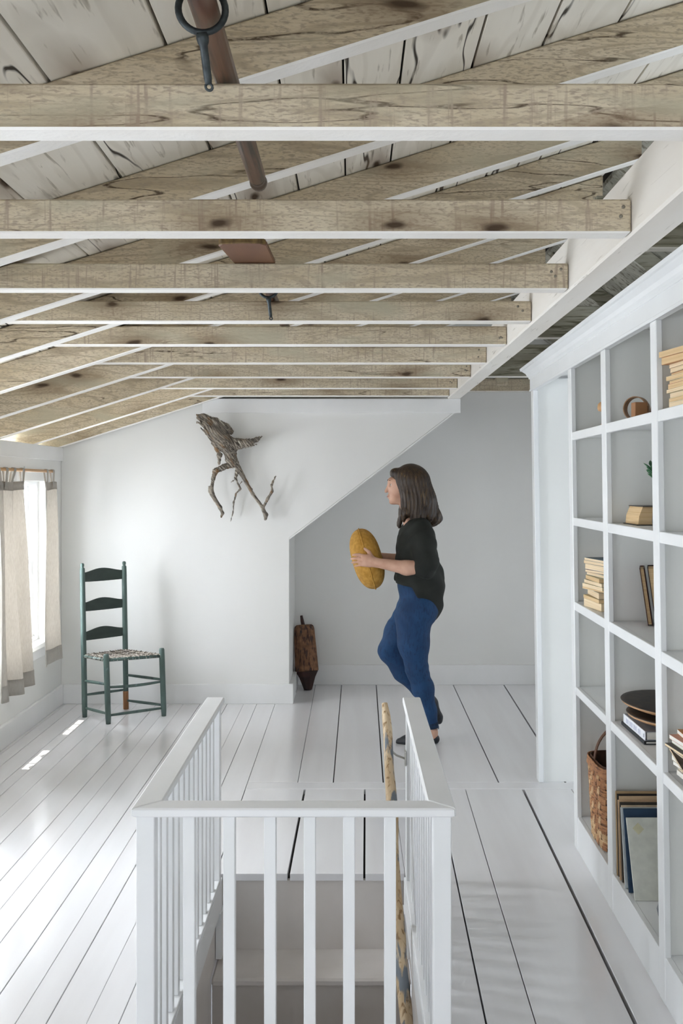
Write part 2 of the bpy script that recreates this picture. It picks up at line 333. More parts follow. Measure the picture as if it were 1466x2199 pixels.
# ------------------------------------------------------------------ walls
def wall_with_holes(m, s0, s1, z1, holes, hz0, hz1, t0, t1):
    """wall slab with rectangular openings; m maps (along, outward, up) to the room"""
    g = []; xs = [s0]+[q for h in sorted(holes) for q in h[:2]]+[s1]
    def b(a, c, z0, zz): 
        v, f = box(a, t0, z0, c, t1, zz); g.append(([m(*p) for p in v], f))
    for i in range(0, len(xs), 2): b(xs[i], xs[i+1], 0, z1)
    for h in sorted(holes): b(h[0], h[1], 0, hz0); b(h[0], h[1], hz1, z1)
    return join(*g)
ml = lambda s, t, z: (XL-t, s, z)
struct(obj('wall_left', wall_with_holes(ml, DN-.1, 7.6, 1.752, [w[:2] for w in LW], WZ0, WZ1, 0, .12), 'wall_paint'))
mr = lambda s, t, z: (s, DN-t, z)
struct(obj('wall_rear', join(wall_with_holes(mr, -2.11, 2.4, 1.9, [w[:2] for w in RW], .45, 1.75, 0, .12),
                             prism([(-2.11, 1.74), (-2.11, zru(-2.11)), (XR, ZR), (2.4, zrr(2.4)), (2.4, 1.74)], 'y', DN-.12, DN-.01)), 'wall_paint'))
gz = lambda x: 1.765+.325*(x+1.99)
struct(obj('wall_back', prism([(XL, 0), (-.427, 0), (-.427, 1.133), (.743, 2.026), (.743, 2.084), (-.99, 2.084), (XL, gz(XL))], 'y', DB, DF+.02), 'wall_paint', bev=.003))
struct(obj('wall_niche', prism([(XL, 0), (2.4, 0), (2.4, zrr(2.4)), (XR, ZR), (XL, zru(XL))], 'y', DF, DF+.12), 'wall_paint'))
struct(obj('wall_right', join(box(1.345, DN-.1, 0, 1.42, 4.12, 2.03), *[([(2.3+p[1], p[0], p[2]) for p in g_[0]], g_[1]) for g_ in [wall_with_holes(lambda s, t, z: (s, t, z), 4.0, 7.5, 2.05, [w[:2] for w in NW_], .6, 1.7, 0, .12)]]), 'wall_paint'))
struct(obj('trim_1', box(-1.02, DB-.014, 1.988, .745, DB, 2.086), 'trim_paint', bev=.002))
struct(obj('trim_2', box(XL, DN, 1.66, XL+.016, DB-.001, 1.75), 'trim_paint', bev=.002))
struct(obj('trim_3', prism([(-.427, 1.133), (.743, 2.026), (.743, 2.014), (-.427, 1.121)], 'y', DB-.002, DB+.4), 'wall_paint'))
struct(obj('baseboard_left', box(XL, DN, 0, XL+.02, DB-.001, .132), 'trim_paint', bev=.003))
struct(obj('baseboard_back', join(box(XL+.02, DB-.022, 0, -.4, DB, .134), box(-.427, DB, 0, -.4, DF, .134)), 'trim_paint', bev=.002))
struct(obj('baseboard_niche', box(-.40, DF-.02, 0, 2.3, DF, .15), 'trim_paint', bev=.003))

# ------------------------------------------------------------------ windows
wn = 0
def window(m, a, b, z0, z1, casing=True):
    global wn; wn += 1
    def part(name, bx, mat, par, bev=.002): 
        v, f = box(*bx); return obj(name, ([m(*p) for p in v], f), mat, par, bev=bev)
    fr = join(*[([m(*p) for p in box(*q)[0]], box(*q)[1]) for q in ((a, .03, z0, a+.03, .12, z1), (b-.03, .03, z0, b, .12, z1), (a+.03, .03, z1-.03, b-.03, .12, z1), (a+.03, .03, z0, b-.03, .12, z0+.025))])
    w = struct(obj('window_%d' % wn, fr, 'trim_paint', bev=.002)); a2, b2 = a+.03, b-.03; zm = (z0+z1)/2; r = .035
    for lo, hi, t in ((z0+.025, zm+.015, .055), (zm-.015, z1-.03, .085)):
        sash = obj('sash', join(*[([m(*p) for p in box(*q)[0]], box(*q)[1]) for q in ((a2, t, lo, a2+r, t+.025, hi), (b2-r, t, lo, b2, t+.025, hi), (a2+r, t, lo, b2-r, t+.025, lo+r), (a2+r, t, hi-r, b2-r, t+.025, hi))]), 'trim_paint', w, bev=.002)
        for k in (1, 2):
            c = a2+(b2-a2)*k/3; part('muntin', (c-.008, t+.003, lo+r, c+.008, t+.022, hi-r), 'trim_paint', sash, .001)
        zc = (lo+hi)/2; part('muntin', (a2+r, t+.004, zc-.008, b2-r, t+.021, zc+.008), 'trim_paint', sash, .001)
        part('pane', (a2+r, t+.011, lo+r, b2-r, t+.014, hi-r), 'window_glass', sash, 0)
    part('sill', (a-.05, -.045, z0-.03, b+.05, 0, z0+.003), 'trim_paint', w, .004)
    part('stool', (a+.001, .0, z0, b-.001, .03, z0+.003), 'trim_paint', w, 0)
    part('apron', (a-.03, -.014, z0-.10, b+.03, 0, z0-.03), 'trim_paint', w)
    part('casing', (a-.07, -.016, z0, a, 0, z1), 'trim_paint', w); part('casing', (b, -.016, z0, b+.07, 0, z1), 'trim_paint', w); part('casing', (a-.07, -.018, z1, b+.07, 0, z1+.07), 'trim_paint', w)
for a, b, e in LW: window(ml, a, b, WZ0, WZ1)
for a, b, e in RW: window(mr, a, b, .45, 1.75)
for a, b, e in NW_: window(lambda s, t, z: (2.3+t, s, z), a, b, .6, 1.7)  # added opening, out of view, for the niche fill light

# ------------------------------------------------------------------ stairs down
st = empty('staircase', (-.15, 3.0, -2.3), 'steep painted stairs going down inside the white railing', 'stairs')
RI, TR = .295, .212
for k in range(1, 9):
    z = -RI*k; d1 = WD1+.011-TR*(k-1); d0 = d1-TR
    obj('riser', box(WX0-.01, d1, z, WX1+.01, d1+.018, z+RI-.029), 'stair_paint', st)
    tr = obj('tread', box(WX0-.01, d0-.022, z-.03, WX1+.01, d1+.018, z), 'stair_paint', st, bev=.008)
struct(obj('wall_stairwell_left', box(WX0-.05, WD0-.6, -2.3, WX0-.012, WD1+.05, -.03), 'stair_paint'))
struct(obj('wall_stairwell_right', box(WX1+.012, WD0-.6, -2.3, WX1+.05, WD1+.05, -.03), 'stair_paint'))
struct(obj('wall_stairwell_front', box(WX0, WD0-.62, -2.3, WX1, WD0-.58, -.17), 'stair_paint'))

# ------------------------------------------------------------------ railing round the stairwell
rl = empty('stair_railing', (-.145, 3.1, 0), 'white railing of square balusters around the open stairwell', 'railing')
RT, RTH = .69, .023; RX0, RX1, RD0, RD1 = -.552, .261, 2.486, 3.79; RWD = .068
def rail(poly): return obj('top_rail', prism(poly, 'z', RT-RTH, RT), 'rail_paint', rl, bev=.004)
rail([(RX0, RD0), (RX0+RWD, RD0+RWD), (RX0+RWD, RD1), (RX0, RD1)])
rail([(RX1, RD0), (RX1, RD1), (RX1-RWD, RD1), (RX1-RWD, RD0+RWD)])
rail([(RX0+.0008, RD0), (RX1-.0008, RD0), (RX1-RWD-.0008, RD0+RWD-.0008), (RX0+RWD+.0008, RD0+RWD-.0008)])
PW = .046
for xc in (RX0+.034, RX1-.034):
    obj('post', box(xc-PW/2, RD0+.012, 0, xc+PW/2, RD0+.012+PW, RT-RTH), 'rail_paint', rl, bev=.002)
    obj('post', box(xc-PW/2, RD1-.055, 0, xc+PW/2, RD1-.012, RT-RTH), 'rail_paint', rl, bev=.002)
    s = -1 if xc < 0 else 1
    e0, e1 = (RX0+.008, WX0+.004) if s < 0 else (WX1-.004, RX1-.008)
    obj('shoe', box(e0, RD0+.012+PW, 0, e1, RD1-.055, .012), 'rail_paint', rl, bev=.002)
    obj('fascia', box(*((WX0-.011, WD0, -.11, WX0+.006, WD1-.03, -.001) if s < 0 else (WX1-.006, WD0, -.11, WX1+.011, WD1-.03, -.001))), 'rail_paint', rl, bev=.001)
    obj('skirt', box(*((WX0-.01, 3.73, -.28, WX0+.012, WD1-.022, -.11) if s < 0 else (WX1-.012, 3.73, -.28, WX1+.01, WD1-.022, -.11))), 'rail_paint', rl, bev=.001)
    n = 12; y0, y1 = RD0+.012+PW, RD1-.055
    for k in range(n):
        yc = y0+(y1-y0)*(k+1)/(n+1); obj('baluster', box(xc-.0135, yc-.0135, .012, xc+.0135, yc+.0135, RT-RTH), 'rail_paint', rl, bev=.0015)
obj('shoe', box(RX0+.06, RD0+.018, 0, RX1-.06, RD0+.05, .012), 'rail_paint', rl, bev=.002)
for xc in (-.41, -.309, -.206, -.106, -.007, .0967):
    obj('baluster', box(xc-.0148, RD0+.02, .012, xc+.0148, RD0+.048, RT-RTH), 'rail_paint', rl, bev=.0015)
# ------------------------------------------------------------------ handrail
nmat('worn_pole', S('#d2bd9d'), S('#bda17c'), .6, (60, 5, 14), patch=(S('#6f757c'), (34, 9, 7), .54, .60), streak=(S('#8a6a42'), (70, 70, 6), .34, .44), bump=.3, bsc=(80, 80, 10), bdist=.002)
flat('steel', '#b9b6b0', .3, metal=.9)
hr = empty('stair_handrail', (.15, 3.5, -.2), 'weathered wooden pole handrail slanting down the stairwell', 'handrail')
h0, h1 = Vector((.126, 3.815, .66)), Vector((.176, 3.06, -.345)); ax = (h1-h0).normalized()
pts, rad = [], []
for i in range(25):
    t = i/24; p = h0.lerp(h1, t); w = .004*math.sin(t*9)+.002*math.sin(t*23); pts.append(p+Vector((w, w*.4, 0)))
    rad.append([.011, .0165, .018][i] if i < 3 else (.0175 if i < 6 else (.0195 if i < 7 else .021+.0012*math.sin(i*1.7))))
obj('pole', tube(pts, rad, 14), 'worn_pole', hr, smooth=True)
q = h0.lerp(h1, .13)
obj('bracket', join(tube([q+Vector((.008, .012, -.02)), q+Vector((.035, .016, -.045)), Vector((.2, 3.74, q.z-.06))], [.007, .007, .007], 8, sq=.6), box(.198, 3.725, q.z-.085, .2035, 3.755, q.z-.03)), 'steel', hr)

# ------------------------------------------------------------------ bookcase with doorway bay
nmat('case_paint', S('#e9eaea'), S('#eff0f0'), .4, (3, 3, 2), bump=.08, bsc=(40, 40, 12), bdist=.001)
nmat('case_panel', S('#e8e8e4'), S('#edede9'), .5, (2, 2, 2), bump=.08, bsc=(40, 40, 40), bdist=.001)
BX0, BLEAN, BTURN = .924, .0147, .0178
def bk(u, s, z): return (BX0+BTURN*(s-4.13)-BLEAN*z+u, s, z)             # into the case, along it, up
def bbox(u0, s0, z0, u1, s1, z1):
    v, f = box(u0, s0, z0, u1, s1, z1); return [bk(*p) for p in v], f
bc = empty('bookcase', (1.1, 3.0, 0), 'tall white built-in bookcase with open cubbies and a moulded cornice', 'bookcase')
STI = [(4.07, 4.132), (3.482, 3.546), (2.862, 2.92), (2.25, 2.31), (1.64, 1.70), (1.03, 1.09)]
SHZ = [(.0, .139), (.639, .672), (.985, 1.02), (1.331, 1.364), (1.68, 1.713)]
D0, D1 = STI[-1][0], STI[0][1]; UD = .40; TOPZ = 1.974
for a, b in STI:
    obj('stile', bbox(0, a, 0, .02, b, TOPZ), 'case_paint', bc, bev=.0025)
    c = (a+b)/2; obj('divider', bbox(.02, c-.011, .0, UD, c+.011, 2.045), 'case_panel', bc, bev=.001)
for i in range(len(STI)-1):
    lo, hi = STI[i+1][1], STI[i][0]
    for k, (z0, z1) in enumerate(SHZ):
        if k == 0:
            obj('plinth', bbox(.002, lo, 0, .02, hi, z1), 'case_paint', bc, bev=.0015)
            obj('shelf', bbox(.02, lo-.018, z1-.025, UD, hi+.018, z1-.001), 'case_paint', bc, bev=.001)
        else:
            obj('shelf_edge', bbox(.003, lo, z0, .02, hi, z1), 'case_paint', bc, bev=.0015)
            obj('shelf', bbox(.02, lo-.018, z1-.022, UD, hi+.018, z1-.001), 'case_paint', bc, bev=.001)
obj('back_panel', bbox(UD, D0, 0, UD+.012, D1, TOPZ+.06), 'case_panel', bc)
DE = 5.005                                                                 # far jamb of the doorway
obj('jamb_stile', bbox(0, DE, 0, .026, DE+.065, TOPZ), 'case_paint', bc, bev=.003)
obj('jamb_panel', bbox(.026, DE+.018, 0, 1.3, DE+.05, TOPZ+.06), 'case_panel', bc)
obj('frieze', bbox(-.004, D0, TOPZ, .022, DE+.069, 2.045), 'case_paint', bc, bev=.002)
obj('bead', bbox(-.007, D0, TOPZ-.002, .0, DE+.07, TOPZ+.009), 'case_paint', bc, bev=.002)
prof = [(0, 2.034), (-.008, 2.036), (-.010, 2.046), (-.016, 2.052), (-.022, 2.064), (-.034, 2.074), (-.038, 2.078), (-.046, 2.08), (-.048, 2.092), (0, 2.094)]
V, F = [], []
for u, z in prof: V.append(bk(u, D0, z))
for u, z in prof: V.append(bk(u, DE+.07-u, z))
for u, z in prof: V.append(bk(.3, DE+.07-u, z))
n = len(prof)
for r in (0, 1):
    for i in range(n): j = (i+1) % n; F.append((r*n+i, r*n+j, (r+1)*n+j, (r+1)*n+i))
F += [tuple(range(n)), tuple(range(3*n-1, 2*n-1, -1))]
obj('cornice', (V, F), 'case_paint', bc)
obj('top_board', bbox(0, D0, 2.05, UD+.01, DE+.07, 2.088), 'case_paint', bc)

# ------------------------------------------------------------------ curtains
cr = empty('curtain_rod', (-1.825, 5.5, 1.579), 'pale wooden curtain rod across the top of the window', 'curtain rod')
ZC, XC = 1.579, -1.825
obj('rod', tube([(XC, 4.85, ZC), (XC, 6.075, ZC)], .0085, 12), 'rod_wood', cr, smooth=True)
for y in (4.9, 6.055):
    obj('bracket', join(box(XL, y-.01, ZC-.03, XL+.008, y+.01, ZC+.03), tube([(XL+.004, y, ZC), (XC-.006, y, ZC)], .005, 8)), 'case_paint', cr)
def curtain(t0, t1, b0, b1, zt, zb, folds, amp, ph, label, tabs):
    root = empty('curtain', (XC, (b0+b1)/2, zb), label, 'curtain', 'linen tab-top curtains')
    nu, nv = 60, 26
    def P(u, v, off=0):
        y = (t0+(t1-t0)*u)*(1-v)+(b0+(b1-b0)*u)*v; a = amp*(.55+.6*v)
        x = XC+a*math.sin(folds*2*math.pi*u+ph+.5*math.sin(v*3))+.006*math.sin(7*u+5*v)+off
        return (x, y, zt+(zb-zt)*v+.004*math.sin(9*u))
    def sheet(v0, v1, n, off, th=.0022):
        V = []; F = []
        for lay in (0, 1):
            for j in range(n+1):
                for i in range(nu+1): V.append(P(i/nu, v0+(v1-v0)*j/n, off+th*lay))
        A = (nu+1)*(n+1)
        for j in range(n):
            for i in range(nu):
                a = j*(nu+1)+i; F += [(a, a+1, a+nu+2, a+nu+1), (A+a, A+a+nu+1, A+a+nu+2, A+a+1)]
        for j in range(n):
            for i in (0, nu): a = j*(nu+1)+i; F.append((a, a+nu+1, A+a+nu+1, A+a))
        for i in range(nu):
            for j in (0, n): a = j*(nu+1)+i; F.append((a, A+a, A+a+1, a+1))
        return V, F
    vh = 1-.085/(zt-zb); vt = .045/(zt-zb)
    obj('panel', sheet(0, 1, nv, 0), 'linen', root, smooth=True)
    obj('hem', sheet(vh, 1.0015, 3, .0026), 'linen_hem', root, smooth=True); obj('heading', sheet(-.001, vt, 2, .0026), 'linen_hem', root, smooth=True)
    for u in tabs:
        x, y, z = P(u, .012); w = .017; r = .0105
        path = [(x+.004, z-.02)]+[(XC+r*math.cos(a), ZC+r*math.sin(a)) for a in np.linspace(.0, math.pi, 9)]+[(x-.003, z-.02)]
        V, F = [], []
        for j, (xx, zz) in enumerate(path):
            for yy in (y-w, y+w): V.append((xx, yy, zz))
        m = len(path)
        for j in range(m): 
            xx, zz = path[j]; cx, cz = (XC, ZC); dx, dz = xx-cx, zz-cz; l = math.hypot(dx, dz) or 1
            for yy in (y-w, y+w): V.append((xx+dx/l*.002, yy, zz+dz/l*.002))
        for j in range(m-1):
            a = 2*j; F += [(a, a+1, a+3, a+2), (2*m+a, 2*m+a+2, 2*m+a+3, 2*m+a+1), (a, a+2, 2*m+a+2, 2*m+a), (a+1, 2*m+a+1, 2*m+a+3, a+3)]
        obj('tab', (V, F), 'linen', root, smooth=True)
curtain(5.10, 5.534, 5.15, 5.71, 1.512, .366, 2.6, .034, .4, 'wide linen curtain with four tabs bunched over the near part of the window', (.06, .34, .62, .94))
curtain(5.91, 6.10, 5.905, 6.215, 1.512, .414, .9, .018, 2.2, 'narrow linen curtain hanging in the corner by the far wall', (.18, .82))

# ------------------------------------------------------------------ ladder-back chair
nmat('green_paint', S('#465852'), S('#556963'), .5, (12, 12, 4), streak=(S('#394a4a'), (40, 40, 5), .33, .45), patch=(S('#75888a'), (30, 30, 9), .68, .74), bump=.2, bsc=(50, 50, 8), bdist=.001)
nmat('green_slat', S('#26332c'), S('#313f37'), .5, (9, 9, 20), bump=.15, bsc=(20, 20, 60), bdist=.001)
flat('bare_wood', '#9a6d48', .7)
nmat('seat_cord', S('#cfc7be'), S('#8f8478'), .9, (70, 70, 70), ramp=(.42, .6))
nmat('seat_cord_dark', S('#4d4740'), S('#6e655b'), .9, (70, 70, 70))
ch = empty('ladder_back_chair', (-1.49, 6.43, 0), 'dark green ladder-back chair with a woven cord seat by the far wall', 'chair')
BL, FLp, BR, FR = [Vector(p) for p in ((-1.719, 6.414, 0), (-1.5225, 6.231, 0), (-1.505, 6.644, 0), (-1.216, 6.447, 0))]
BLt, FLt, BRt, FRt = [Vector(p) for p in ((-1.741, 6.434, .99), (-1.538, 6.236, .437), (-1.523, 6.662, .985), (-1.231, 6.45, .4386))]
def post(b, t, fin):
    L = (t-b).length; a = (t-b).normalized()
    if fin: pr = [(.015, 0), (.0175, .05), (.0178, .4*L), (.0165, L-.10), (.0155, L-.035), (.013, L-.031), (.0085, L-.027), (.0105, L-.022), (.0125, L-.013), (.011, L-.004), (.006, L)]
    else: pr = [(.015, 0), (.0178, .04), (.0185, L-.05), (.0175, L-.01), (.0145, L-.001), (.004, L)]
    return obj('leg', lathe(pr, b, a, 14), 'green_paint', ch, smooth=True)
lg_ = [post(BL, BLt, 1), post(BR, BRt, 1), post(FLp, FLt, 0), post(FR, FRt, 0)]
obj('worn_patch', lathe([(.0184, .0), (.0182, .11), (.0178, .12)], BR+Vector((-.0006, -.001, .001)), BRt-BR, 14), 'bare_wood', lg_[1], smooth=True)
def at(b, t, z): return b.lerp(t, z/(t.z-b.z))
def rung(a, b, r=.0095, sag=0):
    pts = [a.lerp(b, i/8)+Vector((0, 0, -sag*math.sin(math.pi*i/8))) for i in range(9)]
    obj('stretcher', tube(pts, [r*(.72+.28*math.sin(math.pi*min(1, max(0, i/8)))) for i in range(9)], 10), 'green_paint', ch, smooth=True)
P4 = {'BL': (BL, BLt), 'FL': (FLp, FLt), 'BR': (BR, BRt), 'FR': (FR, FRt)}
for a, za, b, zb, s in (('BL', .234, 'FL', .247, 0), ('BL', .06, 'FL', .063, 0), ('FL', .229, 'FR', .2244, .008), ('FL', .053, 'FR', .0526, 0), ('BR', .228, 'FR', .235, 0), ('BR', .058, 'FR', .07, 0), ('BL', .1424, 'BR', .13, 0)):
    rung(at(*P4[a], za), at(*P4[b], zb), sag=s)
SZ = {'BL': .392, 'FL': .398, 'FR': .388, 'BR': .388}
for a, b in (('BL', 'FL'), ('FL', 'FR'), ('FR', 'BR'), ('BR', 'BL')):
    obj('seat_rail', tube([at(*P4[a], SZ[a]), at(*P4[b], SZ[b])], .0105, 10), 'green_paint', ch, smooth=True)
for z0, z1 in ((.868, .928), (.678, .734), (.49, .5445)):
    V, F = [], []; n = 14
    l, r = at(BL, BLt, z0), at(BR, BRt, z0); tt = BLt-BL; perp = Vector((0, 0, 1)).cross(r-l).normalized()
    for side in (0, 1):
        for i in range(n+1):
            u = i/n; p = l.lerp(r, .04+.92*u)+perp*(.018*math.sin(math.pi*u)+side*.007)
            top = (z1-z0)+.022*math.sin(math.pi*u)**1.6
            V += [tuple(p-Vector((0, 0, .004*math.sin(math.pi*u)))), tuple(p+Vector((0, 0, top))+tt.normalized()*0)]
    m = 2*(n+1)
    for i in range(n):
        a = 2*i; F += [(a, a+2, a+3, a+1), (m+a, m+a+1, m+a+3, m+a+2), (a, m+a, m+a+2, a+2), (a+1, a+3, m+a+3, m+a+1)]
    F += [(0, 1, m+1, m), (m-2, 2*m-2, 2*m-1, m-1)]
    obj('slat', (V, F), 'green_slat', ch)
seat = None
c4 = {k: at(*P4[k], SZ[k]) for k in P4}
def sp(u, v): return c4['BL'].lerp(c4['BR'], u).lerp(c4['FL'].lerp(c4['FR'], u), v)
pad = [sp(i/8, j/8)+Vector((0, 0, .008-.012*math.sin(math.pi*i/8)*math.sin(math.pi*j/8))) for j in range(9) for i in range(9)]
Vp = [tuple(p) for p in pad]+[tuple(p-Vector((0, 0, .006))) for p in pad]; Fp = []
for j in range(8):
    for i in range(8): a = j*9+i; Fp += [(a, a+9, a+10, a+1), (81+a, 81+a+1, 81+a+10, 81+a+9)]
for i in range(8):
    for a, b in ((i, i+1), (72+i, 73+i), (9*i, 9*i+9), (9*i+8, 9*i+17)): Fp.append((a, b, 81+b, 81+a))
seat = obj('seat', (Vp, Fp), 'seat_cord', ch, smooth=True)
for k in range(15):
    u = .05+.9*k/14
    for f in ((lambda w: sp(u, w)), (lambda w: sp(w, u))):
        pts = [f(-.035)+Vector((0, 0, -.006))]+[f(w)+Vector((0, 0, .0115-.012*math.sin(math.pi*u)*math.sin(math.pi*w)+.002*math.sin(w*40+k*3))) for w in np.linspace(-.01, 1.01, 15)]+[f(1.035)+Vector((0, 0, -.006))]
        obj('cord', tube(pts, .0027, 6), 'seat_cord_dark' if k % 3 == 0 else 'seat_cord', seat, smooth=True)

# ------------------------------------------------------------------ driftwood on the far wall
nmat('driftwood', S('#6a6259'), S('#9a9082'), .85, (70, 70, 9), patch=(S('#80603f'), (30, 30, 10), .56, .70), streak=(S('#2f2823'), (160, 160, 14), .36, .47), band=(S('#bdb6a8'), (60, 60, 10), .60, .72), bump=.9, bsc=(240, 240, 22), bdist=.004, rot=(0, .75, 0))
def dwp(x, y, t):
    p = PX(400+x/6.664, 870+y/6.664, DB); return (p[0], DB-t, p[2])
q = 1/2089
def chain(P, prims, k=.012):
    for a, b in zip(P[:-1], P[1:]): prims.append((dwp(a[0], a[1], a[3]), a[2]*q, dwp(b[0], b[1], b[3]), b[2]*q, k))
dw = []
chain([(205, 185, 26, .10), (330, 280, 62, .10), (450, 420, 92, .095), (560, 540, 112, .085), (640, 640, 92, .075), (655, 770, 72, .065), (690, 850, 48, .06)], dw, .02)
chain([(190, 160, 16, .11), (290, 170, 30, .10), (440, 260, 62, .09), (590, 340, 64, .075), (650, 390, 40, .06)], dw)
chain([(195, 258, 13, .12), (270, 300, 18, .12), (360, 380, 34, .11)], dw, .006)
chain([(245, 338, 11, .10), (330, 420, 22, .10), (450, 590, 34, .10), (500, 720, 34, .10), (500, 845, 15, .10)], dw, .008)
chain([(660, 560, 92, .075), (790, 560, 66, .085), (920, 545, 46, .095), (1030, 500, 26, .10), (1090, 466, 13, .10)], dw, .02)
chain([(860, 600, 22, .10), (960, 590, 13, .11), (1030, 570, 6, .11)], dw, .006)
chain([(690, 850, 42, .06), (560, 885, 40, .07), (440, 945, 38, .08), (410, 1050, 26, .085), (385, 1180, 24, .085), (395, 1270, 32, .085), (440, 1360, 26, .08), (505, 1460, 28, .07), (535, 1540, 20, .065), (515, 1600, 14, .06)], dw, .008)
chain([(345, 1165, 12, .085), (365, 1240, 22, .085)], dw, .006)
chain([(700, 800, 50, .055), (750, 900, 34, .05), (716, 1045, 17, .06), (750, 1115, 14, .065), (792, 1195, 14, .07), (725, 1265, 13, .065), (692, 1390, 11, .06), (682, 1530, 9, .055), (645, 1660, 6, .05)], dw, .006)
chain([(750, 900, 36, .05), (800, 980, 30, .05), (870, 1110, 26, .05), (960, 1270, 23, .05), (1090, 1450, 23, .05), (1145, 1570, 32, .05), (1140, 1625, 22, .05)], dw, .007)
chain([(1105, 1470, 18, .05), (1175, 1340, 20, .06), (1240, 1230, 17, .065), (1230, 1150, 17, .07), (1255, 1090, 12, .07), (1287, 1020, 9, .075)], dw, .006)
chain([(720, 1060, 8, .06), (650, 1105, 4, .06)], dw, .004); chain([(780, 1130, 7, .06), (812, 1090, 4, .06)], dw, .004); chain([(940, 1215, 8, .05), (958, 1195, 5, .05)], dw, .004)
for x, y, r, t in ((600, 560, 34, .135), (575, 745, 24, .115), (640, 600, 26, .125)): dw.append((dwp(x, y, t), r*q, dwp(x+25, y+60, t), r*q*.7, None, True))
def dwpost(V, X, Y, Z):
    a = X*.62-Z*.78; b = X*.78+Z*.62
    rg = np.sin(b*420+3*np.sin(a*37)+Y*150)*.5+np.sin(b*260+5*np.sin(a*21)-Y*210)*.5
    lump = np.sin(X*95)*np.sin(Y*110)*np.sin(Z*88)
    big = np.clip((-V)*0+1, 0, 1)
    tr = np.clip((Z-1.50)/.10, 0, 1)
    return V+rg*(.0013+.0024*tr)+lump*.0022
dwo = organic('driftwood', dw, 'driftwood', None, .0034, .012, dwpost, 1)
tag(dwo, 'gnarled grey driftwood branch with dangling root legs hung on the far wall', 'driftwood')

# ------------------------------------------------------------------ wooden buoy in the niche
nmat('buoy_wood', S('#6b4a33'), S('#8a6346'), .8, (14, 14, 30), patch=(S('#30292a'), (26, 26, 14), .56, .66), streak=(S('#3a211a'), (70, 70, 9), .38, .5), bump=.6, bsc=(60, 60, 14), bdist=.004)
nmat('buoy_dark', S('#2a1916'), S('#40221d'), .7, (14, 14, 20), bump=.4, bsc=(50, 50, 14), bdist=.003)
bu = empty('wooden_buoy', (-.326, 7.27, 0), 'old brown wooden buoy with chipped paint standing in the niche corner', 'buoy')
bb, bt = Vector((-.318, 7.262, 0)), Vector((-.352, 7.345, .47))
def octa(h0, h1, prof, mat, name):
    a = (bt-bb).normalized(); u = Vector((1, 0, 0)); u = (u-a*u.dot(a)).normalized(); w = a.cross(u); V, F = [], []
    for h, r in prof:
        for k in range(8):
            an = math.pi/8+k*math.pi/4; V.append(tuple(bb+a*h+u*math.cos(an)*r+w*math.sin(an)*r*.9))
    n = len(prof)
    for i in range(n-1):
        for k in range(8): x, y = i*8+k, i*8+(k+1) % 8; F.append((x, y, y+8, x+8))
    F += [tuple(range(7, -1, -1)), tuple((n-1)*8+k for k in range(8))]
    return obj(name, (V, F), mat, bu, bev=.002)
octa(0, 0, [(.002, .03), (.01, .034), (.09, .062), (.135, .088)], 'buoy_dark', 'tapered_foot')
octa(0, 0, [(.1355, .0895), (.142, .0915), (.30, .086), (.44, .079), (.462, .073), (.472, .06)], 'buoy_wood', 'body')
a = (bt-bb).normalized()
obj('spindle', tube([bb+a*.46+Vector((-.006, 0, 0)), bb+a*.50+Vector((-.012, 0, 0)), bb+a*.54+Vector((-.016, 0, 0))], [.014, .013, .009], 8), 'buoy_dark', bu)

# ------------------------------------------------------------------ oars over the ties
nmat('oar_wood', S('#4a2f22'), S('#6b4634'), .42, (30, 3, 30), streak=(S('#2a1a14'), (60, 4, 60), .36, .5), bump=.15, bsc=(60, 5, 60), bdist=.002, coat=.3)
nmat('oar_grip', S('#2a1c16'), S('#3b2820'), .35, (20, 20, 20), coat=.4)
nmat('oar_blade', S('#6a4735'), S('#80593f'), .5, (12, 3, 12), bump=.15, bsc=(60, 5, 60), bdist=.002)
nmat('oar_tip', S('#8a7040'), S('#5f4a2c'), .7, (70, 10, 30))
nmat('old_iron', S('#33383a'), S('#4a5052'), .5, (60, 60, 60), metal=.7, bump=.3, bsc=(120, 120, 120), bdist=.001)
def loom(name, x, d0, d1, label, z=None):
    z = TT+.0228 if z is None else z
    r = empty(name, (x, (d0+d1)/2, TT), label, 'oar'); return r, z
o1, z1_ = loom('oar', -.213, -.6, 2.3, 'dark varnished oar with its handle end pointing at the far wall')
obj('loom', tube([(-.213, -.6, z1_), (-.213, 1.2, z1_), (-.213, 2.23, z1_)], [.022, .0205, .0195], 16), 'oar_wood', o1, smooth=True)
obj('grip', lathe([(.0165, 0), (.017, .02), (.0175, .03), (.0195, .034), (.0205, .045), (.0185, .056), (.012, .061)], (-.213, 2.229, z1_), (0, 1, 0), 16), 'oar_grip', o1, smooth=True)
obj('blade', prism([(-.235, -.6), (-.19, -.6), (-.15, -1.2), (-.275, -1.2)], 'z', z1_-.006, z1_+.006), 'oar_blade', o1, bev=.003)
def oarlock(c, r, rot, label):
    root = empty('oarlock', tuple(c), label, 'oarlock', 'iron oarlocks'); c = Vector(c)
    u, w = Vector((math.cos(rot), math.sin(rot), 0)), Vector((0, 0, 1))
    ring = [c+u*r*math.cos(t)+w*r*math.sin(t) for t in np.linspace(0, 2*math.pi, 33)]
    obj('ring', tube(ring, .0052, 8, cap=False), 'old_iron', root, smooth=True)
    b = c-w*r; dr = Vector((.10, .35, -1)).normalized()
    obj('shank', tube([b, b+dr*.008, b+dr*.014, b+dr*.018, b+dr*.062, b+dr*.07], [.009, .0095, .0085, .0062, .0062, .005], 10), 'old_iron', root, smooth=True)
    e = b+dr*.074; obj('eye', tube([e+Vector((1, 0, 0))*.005*math.cos(t)+dr*.005*math.sin(t) for t in np.linspace(0, 2*math.pi, 17)], .0022, 6, cap=False), 'old_iron', root, smooth=True)
